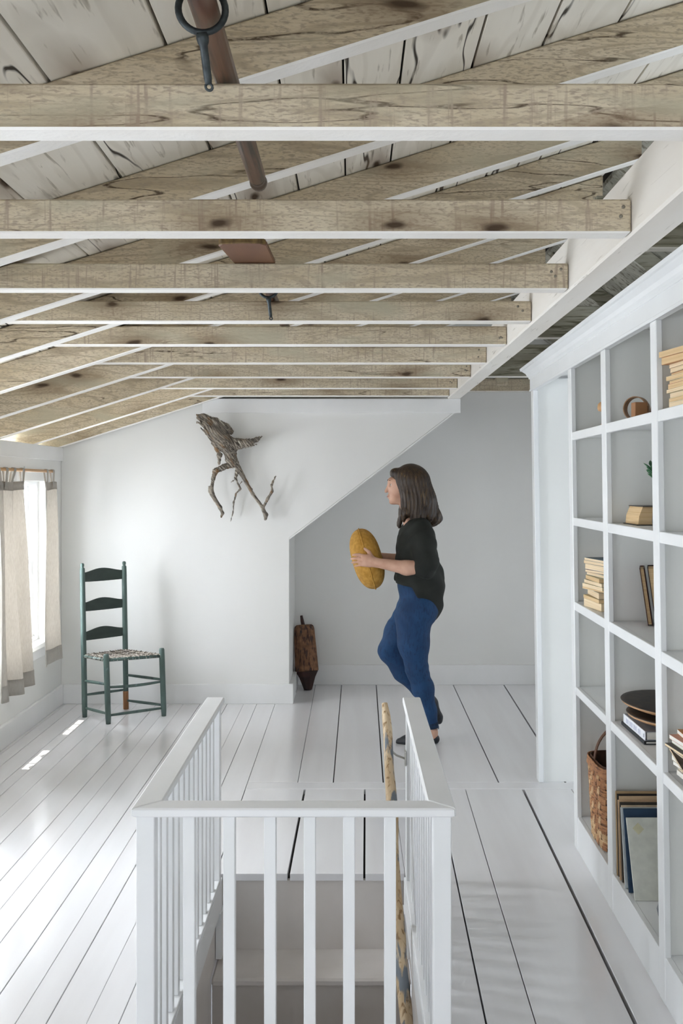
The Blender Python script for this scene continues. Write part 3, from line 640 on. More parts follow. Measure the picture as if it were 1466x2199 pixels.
oarlock((-.2185, 1.452, z1_+.003), .034, .12, 'iron oarlock ring hanging on the near oar')
o2, z2_ = loom('oar', -.30, 2.75, 4.7, 'brown oar with its blunt blade lying over the third tie')
V = []
for (x, y) in ((-.375, 2.80), (-.362, 2.775), (-.30, 2.763), (-.255, 2.768), (-.238, 2.79), (-.232, 3.02), (-.25, 3.2), (-.277, 3.3), (-.31, 3.3), (-.335, 3.2), (-.357, 3.02)): V.append((x, y))
obj('blade', prism(V, 'z', TT+.002, TT+.016), 'oar_blade', o2, bev=.003)
obj('tip', prism([(-.374, 2.79), (-.362, 2.7725), (-.30, 2.7605), (-.255, 2.7655), (-.2395, 2.786), (-.2555, 2.7735), (-.30, 2.7695), (-.3605, 2.781)], 'z', TT+.0025, TT+.0195), 'oar_tip', o2, bev=.002)
obj('loom', tube([(-.293, 3.24, TT+.018), (-.292, 3.6, TT+.019), (-.288, 4.7, TT+.02)], [.016, .0185, .0195], 14), 'oar_wood', o2, smooth=True)
oarlock((-.292, 3.49, TT+.022), .034, -.1, 'iron oarlock hanging under the far oar between the third and fourth ties')
o3, z3_ = loom('oar', .515, .4, 1.5, 'reddish pole end just showing in the top right corner')
obj('loom', tube([(.525, -.3, z3_), (.525, 1.40, z3_), (.525, 1.455, z3_), (.525, 1.468, z3_)], [.022, .021, .019, .012], 16), 'oar_blade', o3, smooth=True)
obj('bay_ceiling', bbox(.022, D0, 2.045, UD, D1, 2.05), 'case_panel', bc)
# ------------------------------------------------------------------ things on the shelves
nmat('paper_edge', S('#d9bf98'), S('#efdcbd'), .9, (4, 4, 420), ramp=(.3, .7), bump=.3, bsc=(4, 4, 500), bdist=.001)
nmat('paper_old', S('#cba87a'), S('#e2c79c'), .9, (4, 4, 380), ramp=(.3, .7), bump=.3, bsc=(4, 4, 500), bdist=.001)
nmat('paper_white', S('#e0dcd2'), S('#f0ede6'), .9, (4, 4, 380), ramp=(.3, .7), bump=.3, bsc=(4, 4, 500), bdist=.001)
CV = {}
def cover(c):
    if c not in CV: CV[c] = 'cover_'+c; flat('cover_'+c, '#'+c, .55, .08, sc=(30, 30, 30))
    return CV[c]
def rotbox(w, l, h, cx, cy, z, a, tilt=0):
    v, f = box(-w/2, -l/2, 0, w/2, l/2, h); c, s = math.cos(a), math.sin(a)
    return [(cx+x*c-y*s, cy+x*s+y*c, z+q+tilt*x) for x, y, q in v], f
def book(name, cx, cy, z, w, l, h, a, cov, label, group, cat='book', paper='paper_edge', ct=.0012, tilt=0, hard=0, spine=True):
    """a closed book lying flat: page block, two covers and a spine"""
    r = empty(name, (cx, cy, z), label, cat, group)
    obj('pages', rotbox(w-2*hard, l-2*hard, h-2*ct, cx, cy, z+ct, a, tilt), paper, r)
    for zz in (z, z+h-ct): obj('cover', rotbox(w, l, ct, cx, cy, zz, a, tilt), cover(cov), r)
    if spine:
        c, s = math.cos(a), math.sin(a); v, f = box(w/2-.0005, -l/2, 0, w/2+ct, l/2, h)
        obj('spine', ([(cx+x*c-y*s, cy+x*s+y*c, z+q+tilt*x) for x, y, q in v], f), cover(cov), r)
    return r
ORD = ['topmost', 'second', 'third', 'fourth', 'fifth', 'sixth', 'seventh', 'eighth', 'ninth', 'tenth', 'eleventh', 'twelfth', 'thirteenth']
def stack(u, s, z, specs, where, group, noun, cat, wl, papers, name, s_jit=.012):
    n = len(specs)
    for i, (h, cov, a, du, ds) in enumerate(specs):          # bottom to top
        k = n-1-i; od = ORD[k] if k < n-1 else 'bottom'
        lab = ('%s %s of the %s' if od in ('topmost', 'bottom') else '%s %s from the top of the %s') % (od, noun, where)
        w, l = wl; c = bk(u+w/2+du, s+ds, z)
        book(name, c[0], c[1], z, w*random.uniform(.94, 1), l*random.uniform(.94, 1), h, a, cov, lab, group, cat, random.choice(papers)); z += h+.0004
R_ = random.Random(11)
# leaning stack of old paperbacks, first bay
sp1 = [(.030, 'c9b48c', .10, .004, 0), (.014, 'b59f74', .06, .0, 0), (.022, 'd8cdb6', -.02, .012, .012), (.011, 'bfb9a8', .25, .01, .02), (.013, 'd2c4a4', .16, .0, -.01), (.014, '9a8a6c', .1, .004, -.006),
       (.016, 'c8b98f', .02, .006, .0), (.012, 'a7b3ad', .12, .02, .012), (.010, '93634a', .3, .02, .0), (.022, '6f7d84', .2, .018, .006), (.012, 'c7a77a', .22, .016, .01), (.011, '5d6f78', .18, .014, .0)]
stack(.02, 3.85, 1.02, sp1, 'slumping paperback stack below the empty cubby', 'paperbacks in the slumping stack', 'paperback', 'book', (.135, .20), ['paper_edge', 'paper_edge', 'paper_old'], 'paperback')
# stack of paperbacks high in the third bay
sp2 = [(.017, 'd6c6a8', .05, .004, 0), (.012, 'c9b48c', .0, .0, .006), (.013, 'cdbfa2', .06, .006, 0), (.010, 'bfae8c', .02, -.004, .004), (.015, 'a9603f', .04, .002, .004), (.008, 'c9b48c', .0, .004, .002),
       (.012, 'd6c6a8', .1, .0, 0), (.010, 'b06a48', .02, .008, .0), (.012, 'd4c3a0', .03, .006, -.004), (.011, 'c9a988', .06, .006, .0), (.020, 'b98a60', .14, -.008, .016), (.016, 'd9b992', .16, -.012, .018)]
stack(.02, 2.725, 1.713, sp2, 'paperback pile in the top right cubby', 'paperbacks in the top right cubby', 'paperback', 'book', (.12, .175), ['paper_edge', 'paper_old'], 'paperback')
# fanned magazines in the third bay
sp3 = [(.012, '9a3a26', .1, .06, -.04), (.014, 'd8d2c8', .02, .01, 0), (.016, 'cfc9bf', -.03, .012, .006), (.012, '4a3b2c', .1, .012, .0), (.017, 'cdbd9a', .06, .0, .004), (.006, '33241d', -.16, -.02, .02),
       (.014, 'e0d6c4', .02, .004, 0), (.008, '3a3a30', .09, -.008, .008), (.012, 'b9c090', .05, .006, 0), (.012, 'c28a72', .08, .0, .004), (.012, 'b97a3a', -.05, .01, -.004)]
stack(.012, 2.665, .672, sp3, 'fanned magazine pile at the right edge', 'magazines at the right edge', 'magazine', 'magazine', (.215, .275), ['paper_white', 'paper_edge'], 'magazine')
# thick book and plant, second bay
c = bk(.13, 3.375, 1.364)
tb = empty('thick_book', c, 'thick tan book with dark covers lying flat below the green succulent', 'book')
v, f = box(bk(.062, 0, 0)[0]+.075*0, 3.295, 1.3665, 0, 3.45, 1.425)
x0 = bk(.056, 3.37, 1.36)[0]
obj('pages', prism([(x0+.003, 1.3665), (x0+.16, 1.3665), (x0+.165, 1.4245), (x0+.018, 1.4245), (x0+.006, 1.395)], 'y', 3.30, 3.455), 'paper_old', tb)
obj('cover', box(x0-.003, 3.292, 1.364, x0+.165, 3.462, 1.3665), cover('33281f'), tb); obj('cover', box(x0+.016, 3.292, 1.4245, x0+.172, 3.462, 1.427), cover('33281f'), tb)
obj('spine', box(x0+.165, 3.292, 1.3665, x0+.168, 3.462, 1.4245), cover('33281f'), tb)
nmat('leaf_green', S('#1d4a2c'), S('#2f6a3d'), .4, (30, 30, 30)); flat('vase_glass', '#4b5058', .15, coat=.5); flat('stem_green', '#3c5a34', .5)
c = bk(.060, 3.045, 1.364); vs_ = empty('plant_vase', c, 'spiky green succulent showing from behind an upright, above the thick tan book', 'plant')
obj('vase', lathe([(.022, 0), (.026, .02), (.024, .06), (.014, .10), (.012, .125), (.016, .135)], c, n=18), 'vase_glass', vs_, smooth=True)
for k, (dx, dy, hh) in enumerate(((0, 0, .205), (-.016, .006, .192), (.014, .004, .195), (-.015, -.008, .172), (.014, -.01, .178))):
    top = Vector(c)+Vector((dx*1.7, dy*1.6, hh)); stem = obj('stem', tube([Vector(c)+Vector((0, 0, .1)), Vector(c)+Vector((dx, dy, .14)), top], [.003, .0028, .002], 6), 'stem_green', vs_, smooth=True)
    for j in range(9):
        t = .35+.65*j/8; an = j*2.4+k; p = (Vector(c)+Vector((dx, dy, .14))).lerp(top, t); d = Vector((math.cos(an), math.sin(an), .75)).normalized()
        obj('leaf', tube([p, p+d*.011, p+d*.023, p+d*.03], [.0028, .006, .0045, .0008], 6, sq=.5), 'leaf_green', stem, smooth=True)
# two dark bound books leaning
for k, (px, th, cov, lab) in enumerate(((.108, .017, '4a2418', 'left of the two dark brown bound books leaning together'), (.127, .042, '32160f', 'right and thicker of the two dark brown bound books leaning together'))):
    c = bk(px, 3.375-.03*k, 1.02); r = empty('bound_book', c, lab, 'book', 'dark leaning books'); hh = .196+.004*k; ln = -.15
    def pb(a0, b0, z0, a1, b1, z1):
        v, f = box(a0, b0, z0, a1, b1, z1); return [(c[0]+x+ln*z+.30*y, c[1]+y, c[2]+z) for x, y, z in v], f
    obj('pages', pb(.003, .003, .004, th-.003, .105, hh-.004), 'paper_old', r)
    obj('cover', pb(0, 0, 0, .003, .11, hh), cover(cov), r, bev=.0008); obj('cover', pb(th-.003, 0, 0, th, .11, hh), cover(cov), r, bev=.0008)
    obj('spine', pb(.003, .106, 0, th-.003, .11, hh), cover(cov), r)
# books and two wooden dishes, second bay
def flatbk(u, s, z, w, l, h, cov, lab, paper, spc=None):
    c = bk(u+w/2, s, z); r = empty('book', (c[0], c[1], z), lab, 'book')
    obj('pages', rotbox(w-.008, l-.008, h-.005, c[0]+.002, c[1], z+.0025, 0), paper, r)
    for zz in (z, z+h-.0025): obj('cover', rotbox(w, l, .0025, c[0], c[1], zz, 0), cover(cov), r, bev=.0006)
    spn = obj('spine', rotbox(.003, l, h, c[0]-w/2-.0008, c[1], z, 0), cover(spc or cov), r, bev=.0006); return r, c, spn
flatbk(.032, 3.30, .672, .235, .27, .011, '22262a', 'thin black book at the bottom under the two wooden dishes', 'paper_white')
wb, c, spn = flatbk(.036, 3.295, .6834, .215, .25, .029, '8b8f98', 'grey book with a white lettered spine under the two wooden dishes', 'paper_white', 'eceef4')
for k in range(17):
    if k in (3, 8, 13): continue
    y = c[1]+.085-k*.0098; obj('lettering', box(c[0]-.1075-.0031, y-.0013, .6895+.001*(k % 2), c[0]-.1075-.0022, y+.0013, .7065-.0015*(k % 3)), cover('b9bcd4'), spn)
obj('lettering', box(c[0]-.1106, c[1]-.117, .692, c[0]-.1097, c[1]-.112, .703), cover('7f8596'), spn)
nmat('dish_dark', S('#221c18'), S('#3a2f26'), .55, (30, 30, 30), bump=.3, bsc=(60, 60, 60), bdist=.002); nmat('dish_rim', S('#a97f58'), S('#c79b70'), .6, (12, 12, 60))
def dish(u, s, z, r, tx, lab, low):
    c = bk(u, s, z); root = empty('wooden_dish', c, lab, 'dish', 'stacked wooden dishes'); a = Vector((tx, -.03, 1))
    prof = [(r*.55, 0), (r*.8, .006), (r*.97, .017), (r, .024)]
    obj('underside', lathe(prof, c, a, 40), 'dish_rim', root, smooth=True)
    obj('face', lathe([(r, .0241), (r*.985, .0265), (r*.9, .027), (r*.6, .0285), (.01, .029)], c, a, 40), 'dish_dark', root, smooth=True)
    if low: obj('handle', tube([Vector(c)+Vector((.02, -r*.95, .012)), Vector(c)+Vector((.035, -r*1.12, .004)), Vector(c)+Vector((.045, -r*1.25, -.012))], [.016, .013, .009], 10, sq=.6), 'dish_dark', root, smooth=True)
dish(.165, 3.265, .7195, .16, .04, 'lower of the two dark wooden dishes, resting on the grey book', True)
dish(.172, 3.275, .755, .182, .05, 'upper of the two dark round wooden dishes with a pale rim', False)
# small wooden things on the top shelf
flat('beech', '#c79a6b', .55, .1); flat('bentwood', '#8a6440', .5, .12, bump=.3, bsc=(6, 6, 90)); flat('block_wood', '#9a6b45', .6, .12)
c = bk(.024, 3.615, 1.713); kn = empty('turned_knob', c, 'small pale turned wooden knob on a stem peeking out from behind an upright', 'knob')  # knob head on a stem, the rest hidden by the stile
obj('stem', lathe([(.009, 0), (.009, .006), (.005, .012), (.005, .05)], c, n=14), 'beech', kn, smooth=True)
obj('head', lathe([(.006, .05), (.019, .054), (.022, .065), (.020, .078), (.012, .086), (.003, .088)], c, n=18), 'beech', kn, smooth=True)
c = Vector(bk(.0675, 3.33, 1.7535)); hoop = empty('bentwood_hoop', (c.x, c.y, 1.713), 'small bentwood hoop standing on edge behind the wooden block', 'hoop')
u, w, ax_ = Vector((.80, -.6, 0)), Vector((0, 0, 1)), Vector((.6, .8, 0)); V, F = [], []
n = 32
for k in range(n+3):
    t = 2*math.pi*k/n; rr = .0395+.0012*(k/n)
    for r2 in (rr, rr-.003):
        for wd in (-.016, .016): V.append(tuple(c+(u*math.cos(t)+w*math.sin(t))*r2+ax_*wd))
for k in range(n+2):
    a = 4*k; F += [(a, a+1, a+5, a+4), (a+2, a+6, a+7, a+3), (a, a+4, a+6, a+2), (a+1, a+3, a+7, a+5)]
obj('band', (V, F), 'bentwood', hoop, smooth=False); obj('lap', box(c.x+.028, c.y-.03, 1.74, c.x+.031, c.y-.02, 1.76), 'block_wood', hoop)
c = bk(.055, 3.25, 1.713); o = obj('wooden_block', rotbox(.042, .034, .054, c[0], c[1], 1.713, .12), 'block_wood', None, bev=.0015); tag(o, 'small square wooden block in front of the bentwood hoop', 'block')
o = obj('wooden_wedge', prism([(c[0]+.030, 1.713), (c[0]+.075, 1.713), (c[0]+.068, 1.774), (c[0]+.046, 1.768)], 'y', 3.236, 3.264), 'bentwood', None, bev=.0015); tag(o, 'slanted wooden wedge to the right of the square wooden block', 'block')
# record sleeves leaning in the bottom cubby
slv = [(3.462, .004, .292, 'b89a72', 'brown kraft record sleeve at the very back of the row'), (3.45, .008, .285, '2a2420', 'black-edged record sleeve second from the back'), (3.436, .004, .283, 'cdb08c', 'tan record sleeve third from the back'),
       (3.422, .012, .272, 'c9a885', 'light brown record sleeve in the middle of the row'), (3.40, .022, .268, '3a332b', 'dark record sleeve behind the pinkish one'), (3.382, .03, .262, 'd6bfa4', 'pinkish record sleeve behind the pale torn one'),
       (3.352, .045, .262, 'c9cfd0', 'pale torn record sleeve behind the blue one'), (3.315, .06, .268, '1f3c58', 'dark blue record sleeve just behind the white one'), (3.252, .098, .258, 'd9dad0', 'large white record sleeve at the front with a yellow sticker')]
for i, (s, lean, hh, cov, lab) in enumerate(slv):
    z0 = .139; r = empty('record_sleeve', bk(.16, s, z0), lab, 'record', 'records in the bottom cubby'); W_ = .30; uo = .012 + .003*(i % 3)
    V, F = [], []
    for th in (0, .0045):
        for a, b in ((0, 0), (W_, 0), (W_, hh), (0, hh)):
            V.append(bk(uo+a, s-.0+lean*(b/hh)+th, z0+b*math.sqrt(max(.2, 1-(lean/hh)**2))))
    F = [(0, 1, 2, 3), (7, 6, 5, 4), (0, 4, 5, 1), (1, 5, 6, 2), (2, 6, 7, 3), (3, 7, 4, 0)]
    obj('sleeve', (V, F), cover(cov), r, bev=.0008)
    if i == 8:
        a0, a1 = .020, .062
        def q(a, b): 
            p = bk(uo+a, s+lean*(b/hh)-.0008, z0+b*math.sqrt(1-(lean/hh)**2)); return p
        dv = [q(.018, .225), q(.036, .204), q(.056, .222), q(.038, .243)]
        obj('sticker', (dv+[(p[0], p[1]+.0006, p[2]) for p in dv], [(3, 2, 1, 0), (4, 5, 6, 7), (0, 1, 5, 4), (1, 2, 6, 5), (2, 3, 7, 6), (3, 0, 4, 7)]), cover('d3cfae'), r)
flat('jug_glaze', '#4b5562', .3, coat=.4)
c = bk(.075, 3.03, .139); jg = empty('grey_jug', c, 'dark blue-grey round jug half hidden beside the white record sleeve', 'jug')
obj('body', lathe([(.018, 0), (.024, .01), (.044, .045), (.048, .065), (.040, .09), (.016, .108), (.013, .118), (.015, .125)], c, n=24), 'jug_glaze', jg, smooth=True)
obj('handle', tube([Vector(c)+Vector((.013, 0, .118)), Vector(c)+Vector((.04, 0, .12)), Vector(c)+Vector((.052, 0, .10)), Vector(c)+Vector((.045, 0, .075))], .005, 8), 'jug_glaze', jg, smooth=True)

# ------------------------------------------------------------------ splint basket
nmat('splint', S('#a06a42'), S('#c08a5c'), .55, (30, 30, 30), streak=(S('#6f4428'), (30, 30, 160), .36, .48), bump=.25, bsc=(20, 20, 200), bdist=.001)
nmat('splint_pale', S('#c39a6c'), S('#d9b78c'), .55, (30, 30, 30), streak=(S('#94693f'), (30, 30, 160), .34, .44), bump=.25, bsc=(20, 20, 200), bdist=.001)
nmat('splint_dark', S('#3b2619'), S('#553723'), .5, (30, 30, 30)); nmat('basket_rim', S('#4a2f20'), S('#6d4730'), .5, (30, 30, 60))
bz = .139; cB = bk(.150, 3.785, bz); BH = .312
bas = empty('splint_basket', cB, 'brown woven splint basket with a hoop handle in the bottom cubby', 'basket')
def brim(t, z, off=0):
    """rounded-square outline, t in turns, z in metres above the base"""
    k = z/BH; r = (.136+.013*min(1, k*1.15)-.003*max(0, k-.87)/.13)+off; a = 2*math.pi*t; e = .5+.12*(1-k)
    c, s = math.cos(a), math.sin(a); m = (abs(c)**5+abs(s)**5)**(-1/5)
    return Vector((cB[0]+r*c*m, cB[1]+r*s*m*.95, bz+z))
NS, NW = 28, 10; zh = (BH-.035)/NW
for k in range(NS):
    V, F = [], []; nn = 24; hw = .36/NS
    for i in range(nn+1):
        z = .002+(BH-.012)*i/nn; row = (z-.012)/zh; off = .0023*math.cos(math.pi*row)*(1 if k % 2 else -1)
        for o in (off, off-.0012): V += [tuple(brim(k/NS-hw, z, o)), tuple(brim(k/NS+hw, z, o))]
    for i in range(nn):
        a = 4*i; F += [(a, a+1, a+5, a+4), (a+2, a+6, a+7, a+3), (a, a+4, a+6, a+2), (a+1, a+3, a+7, a+5)]
    obj('stake', (V, F), random.choice(['splint', 'splint', 'splint_pale']), bas)
for j in range(NW):
    zc = .012+zh*(j+.5); V, F = [], []; nn = NS*6; hz = zh*.43
    for i in range(nn+1):
        t = i/nn; off = .0026*math.cos(math.pi*NS*t)*(-1 if j % 2 else 1)*1.0+.0002
        for o in (off, off-.0012): V += [tuple(brim(t, zc-hz, o)), tuple(brim(t, zc+hz, o))]
    for i in range(nn):
        a = 4*i; F += [(a, a+1, a+5, a+4), (a+2, a+6, a+7, a+3), (a, a+4, a+6, a+2), (a+1, a+3, a+7, a+5)]
    obj('weaver', (V, F), 'splint_pale' if j < 2 else random.choice(['splint', 'splint', 'splint']), bas)
def ring(z0, z1, o0, o1):
    V, F = [], []; nn = 96
    for i in range(nn+1):
        for o in (o0, o1): V += [tuple(brim(i/nn, z0, o)), tuple(brim(i/nn, z1, o))]
    for i in range(nn):
        a = 4*i; F += [(a, a+1, a+5, a+4), (a+2, a+6, a+7, a+3), (a, a+4, a+6, a+2), (a+1, a+3, a+7, a+5)]
    return V, F
obj('rim', ring(BH-.03, BH, .0068, .0035), 'splint', bas); obj('rim', ring(BH-.024, BH+.003, -.0035, -.007), 'basket_rim', bas)
obj('base', prism([(brim(i/40, .004, -.006).x, brim(i/40, .004, -.006).y) for i in range(40)], 'z', bz+.001, bz+.007), 'splint_dark', bas)
obj('lining', ring(.008, BH-.01, -.008, -.0095), 'splint_dark', bas)
hp = []
for i in range(25):
    a = math.pi*i/24; hp.append(Vector((cB[0]-.143*math.cos(a), cB[1]+.004, bz+BH-.02+.165*math.sin(a)**.85)))
V, F = [], []
for i, p in enumerate(hp):
    t = (hp[min(i+1, 24)]-hp[max(i-1, 0)]).normalized(); nrm = t.cross(Vector((0, 1, 0))).normalized()
    for o in (-.002, .002): V += [tuple(p+nrm*o+Vector((0, -.0105, 0))), tuple(p+nrm*o+Vector((0, .0105, 0)))]
for i in range(24):
    a = 4*i; F += [(a, a+1, a+5, a+4), (a+2, a+6, a+7, a+3), (a, a+4, a+6, a+2), (a+1, a+3, a+7, a+5)]
obj('handle', (V, F), 'basket_rim', bas)
# ------------------------------------------------------------------ person walking with a round cushion
nmat('skin', S('#c89a82'), S('#d6ab93'), .5, (20, 20, 20))
nmat('denim', S('#0f3157'), S('#1a4672'), .8, (9, 9, 6), ramp=(.3, .7), streak=(S('#0e2d50'), (90, 90, 30), .3, .5), bump=.3, bsc=(400, 400, 160), bdist=.0006)
nmat('denim_dark', S('#0f2338'), S('#1a3350'), .85, (60, 60, 60), bump=.3, bsc=(300, 300, 100), bdist=.001)
nmat('black_cloth', S('#191c18'), S('#232621'), .85, (8, 8, 8), bump=.2, bsc=(300, 300, 300), bdist=.0006)
nmat('hair', S('#27190f'), S('#42301d'), .45, (60, 60, 7), ramp=(.35, .7), streak=(S('#6b5230'), (110, 110, 8), .30, .42), bump=.9, bsc=(220, 220, 14), bdist=.004)
nmat('shoe', S('#15181d'), S('#22262c'), .5, (40, 40, 40))
nmat('mustard', S('#b0812f'), S('#cd9c48'), .85, (40, 40, 40), bump=.6, bsc=(130, 130, 130), bdist=.002)
flat('eye_white', '#e6e0da', .3); flat('eye_dark', '#2a1d15', .25); flat('brow', '#3a2a1d', .8); flat('lip', '#b06a60', .5)
PD, PS = 5.85, 2137.9/5.85
def Q(px, py, dy=0): return ((px-VX)/PS, PD+dy, H-(py-VY)/PS)
who = empty('person', ((895-VX)/PS, PD, 0), 'person in a black top and blue jeans walking with a round cushion in both hands', 'person')
B = []
def cone(a, ra, b, rb, k=None): B.append((a, ra, b, rb, k))
def pair(px, py, w, r, k=None): B.append((Q(px, py, -w), r, Q(px, py, w), r, k))
# trunk
pair(898, 1308, .06, .08); pair(897, 1250, .045, .075); pair(895, 1205, .05, .078); pair(893, 1165, .06, .085); pair(895, 1136, .10, .055)
cone(Q(897, 1300), .082, Q(894, 1170), .082); cone(Q(884, 1125), .05, Q(875, 1088), .046)
# head: skull, face, jaw, nose, lips, brow
pair(880, 1033, .018, .078, .03); cone(Q(884, 1040), .078, Q(862, 1044, 0), .07, .03)
cone(Q(852, 1040), .052, Q(848, 1066), .036, .03); cone(Q(866, 1068), .04, Q(846, 1076), .02, .02)
B += [(Q(838, 1038), .012, Q(828.5, 1055), .0095, .008), (Q(828.5, 1055, -.006), .007, Q(828.5, 1055, .006), .007, .006), (Q(833.5, 1064, -.012), .0065, Q(833.5, 1064, .012), .0065, .006),
      (Q(834.5, 1069, -.01), .0065, Q(834.5, 1069, .01), .0065, .006), (Q(840, 1078, -.006), .013, Q(840, 1078, .006), .013, .01), (Q(836.5, 1031, -.03), .011, Q(836.5, 1031, .03), .011, .012)]
for s in (-1, 1):
    B.append((Q(835, 1041, s*.030), .010, Q(838, 1041, s*.034), .010, None, True))                       # eye sockets
    B.append((Q(878, 1047, s*.078), .012, Q(882, 1060, s*.074), .008, .01))                               # ears
# arms and hands
def hand(w, pd, s, k=.007):
    """open hand lying along the cushion rim: palm, four fingers of different length with a knuckle bend, thumb"""
    cone(Q(*w), .024, Q(w[0]-14, w[1]-3, w[2]+s*.0), .027, .02); cone(Q(w[0]-10, w[1]-10, w[2]), .016, Q(w[0]-22, w[1]-11, w[2]), .0125, .012); cone(Q(w[0]-10, w[1]+5, w[2]), .017, Q(w[0]-21, w[1]+5, w[2]), .0125, .012)
    for f, (dy_, L, r) in enumerate(((-12, 27, .0083), (-5.5, 30, .0087), (1, 28.5, .0085), (7, 23, .0075))):
        a = (w[0]-17, w[1]+dy_, w[2]); m = (w[0]-17-L*.5, w[1]+dy_*1.15-1.5, w[2]-s*.004); m2 = (w[0]-17-L*.8, w[1]+dy_*1.2-.5, w[2]-s*.013); e = (w[0]-17-L, w[1]+dy_*1.22+1, w[2]-s*.026)
        cone(Q(*a), r*1.12, Q(*m), r, k*.6); cone(Q(*m), r, Q(*m2), r*.92, k*.5); cone(Q(*m2), r*.92, Q(*e), r*.78, k*.5)
    a, m, e = (w[0]-4, w[1]-9, w[2]-s*.008), (w[0]-10, w[1]-20, w[2]-s*.014), (w[0]-19, w[1]-27, w[2]-s*.016)
    cone(Q(*a), .0125, Q(*m), .0105, .012); cone(Q(*m), .0105, Q(*e), .0085, .004)
NA, FA = -.205, .205
cone(Q(898, 1136, -.125), .055, Q(902, 1150, -.165), .05); cone(Q(902, 1148, -.165), .05, Q(911, 1210, -.21), .04); cone(Q(911, 1211, -.21), .042, Q(868, 1213, -.213), .040, .02); cone(Q(868, 1213, -.213), .040, Q(803, 1202, NA), .0255, .02); hand((801, 1201, NA), 0, -1)
cone(Q(898, 1136, .125), .055, Q(900, 1150, .165), .05); cone(Q(900, 1148, .165), .05, Q(903, 1208, .21), .04); cone(Q(903, 1209, .21), .042, Q(862, 1210, .213), .04, .02); cone(Q(862, 1210, .213), .04, Q(806, 1200, FA), .0255, .02); hand((804, 1199, FA), 0, 1)
# legs and feet
LEGN = [(884, 1318, .088), (886, 1378, .072), (892, 1432, .052), (905, 1472, .045), (919, 1520, .025), (927, 1562, .023)]
LEGF = [(886, 1318, .085), (860, 1362, .07), (838, 1402, .054), (866, 1446, .048), (905, 1492, .026), (917, 1505, .024)]
for L, y in ((LEGN, -.085), (LEGF, .085)):
    for a, b in zip(L[:-1], L[1:]): cone(Q(a[0], a[1], y), a[2], Q(b[0], b[1], y), b[2], .02)
cone(Q(927, 1565, -.085), .028, Q(928, 1578, -.085), .026, .015); cone(Q(922, 1574, -.085), .027, Q(866, 1581, -.09), .018, .02)
cone(Q(917, 1505, .085), .028, Q(926, 1510, .085), .026, .015); cone(Q(926, 1512, .085), .026, Q(940, 1548, .09), .018, .02)
def fl(V, X, Y, Z): return np.maximum(V, .004-Z)
organic('body', B, 'skin', who, .0052, .028, fl, 1)
for s in (-1, 1):
    e = obj('eye', lathe([(.001, -.0095), (.007, -.006), (.0095, 0), (.007, .006), (.001, .0095)], Q(840.5, 1041, s*.029), (1, 0, 0), 14), 'eye_white', who, smooth=True)
    obj('iris', lathe([(.0045, -.0005), (.004, .001), (.001, .0016)], (Q(840.5, 1041)[0]-.0086, PD+s*.030, Q(840, 1041)[2]), (-1, s*.12, 0), 12), 'eye_dark', e)
    obj('eyebrow', tube([Q(832.6, 1032.5, s*.014), Q(832.8, 1030.6, s*.028), Q(837, 1032, s*.045)], [.0022, .003, .0014], 6), 'brow', who, smooth=True)
obj('lips', tube([Q(834, 1066.4, -.017), Q(831.4, 1066.3, -.006), Q(831.4, 1066.3, .006), Q(834, 1066.4, .017)], [.001, .0032, .0032, .001], 8), 'lip', who, smooth=True)
# jeans
J = []
def jc(L, y):
    for a, b in zip(L[:-1], L[1:]): J.append((Q(a[0], a[1], y), a[2], Q(b[0], b[1], y), b[2], .03))
jc([(885, 1322, .108), (886, 1378, .088), (893, 1432, .062), (906, 1472, .060), (919, 1520, .040), (926, 1552, .033)], -.08)
jc([(886, 1322, .104), (858, 1362, .084), (837, 1402, .064), (866, 1448, .056), (903, 1490, .040), (910, 1498, .035)], .08)
for px, py, w, r in ((899, 1302, .065, .115), (894, 1262, .05, .108), (892, 1240, .045, .104)): J.append((Q(px, py, -w), r, Q(px, py, w), r, .03))
def jp(V, X, Y, Z):
    wr = np.sin(Z*150+X*60+np.sin(Y*50)*2)*.0014*np.exp(-((Z-.43)/.08)**2)+np.sin(Z*95-X*120)*.0016*np.exp(-((Z-.09)/.09)**2)+np.sin(Z*70+X*90)*.0016*np.exp(-((Z-.72)/.07)**2)
    V = V+wr; V = np.maximum(V, Z-Q(0, 1236)[2])
    ankle = np.where(Y < PD, .107-Z, Q(0, 1503)[2]-Z); return np.maximum(V, np.where((X-(915-VX)/PS > -.02) | (Z < .12), ankle, -1)) if False else np.maximum(V, np.where(Y < PD, .107-Z, -1))
jeans = organic('jeans', J, 'denim', who, .0056, .03, jp, 1)
hem = obj('hem', tube([Q(924, 1545, -.08), Q(925.5, 1551, -.08), Q(926.3, 1556, -.08)], [.0378, .0365, .0372], 20), 'denim_dark', jeans, smooth=True)
for k in range(26):
    t = 2*math.pi*k/26; p = Vector(Q(926.3, 1556, -.08))+Vector((.036*math.cos(t), .036*math.sin(t), .002)); obj('fray', tube([p, p+Vector((random.uniform(-.003, .003), random.uniform(-.003, .003), -.006-random.random()*.006))], [.0014, .0005], 5), 'denim_dark', jeans)
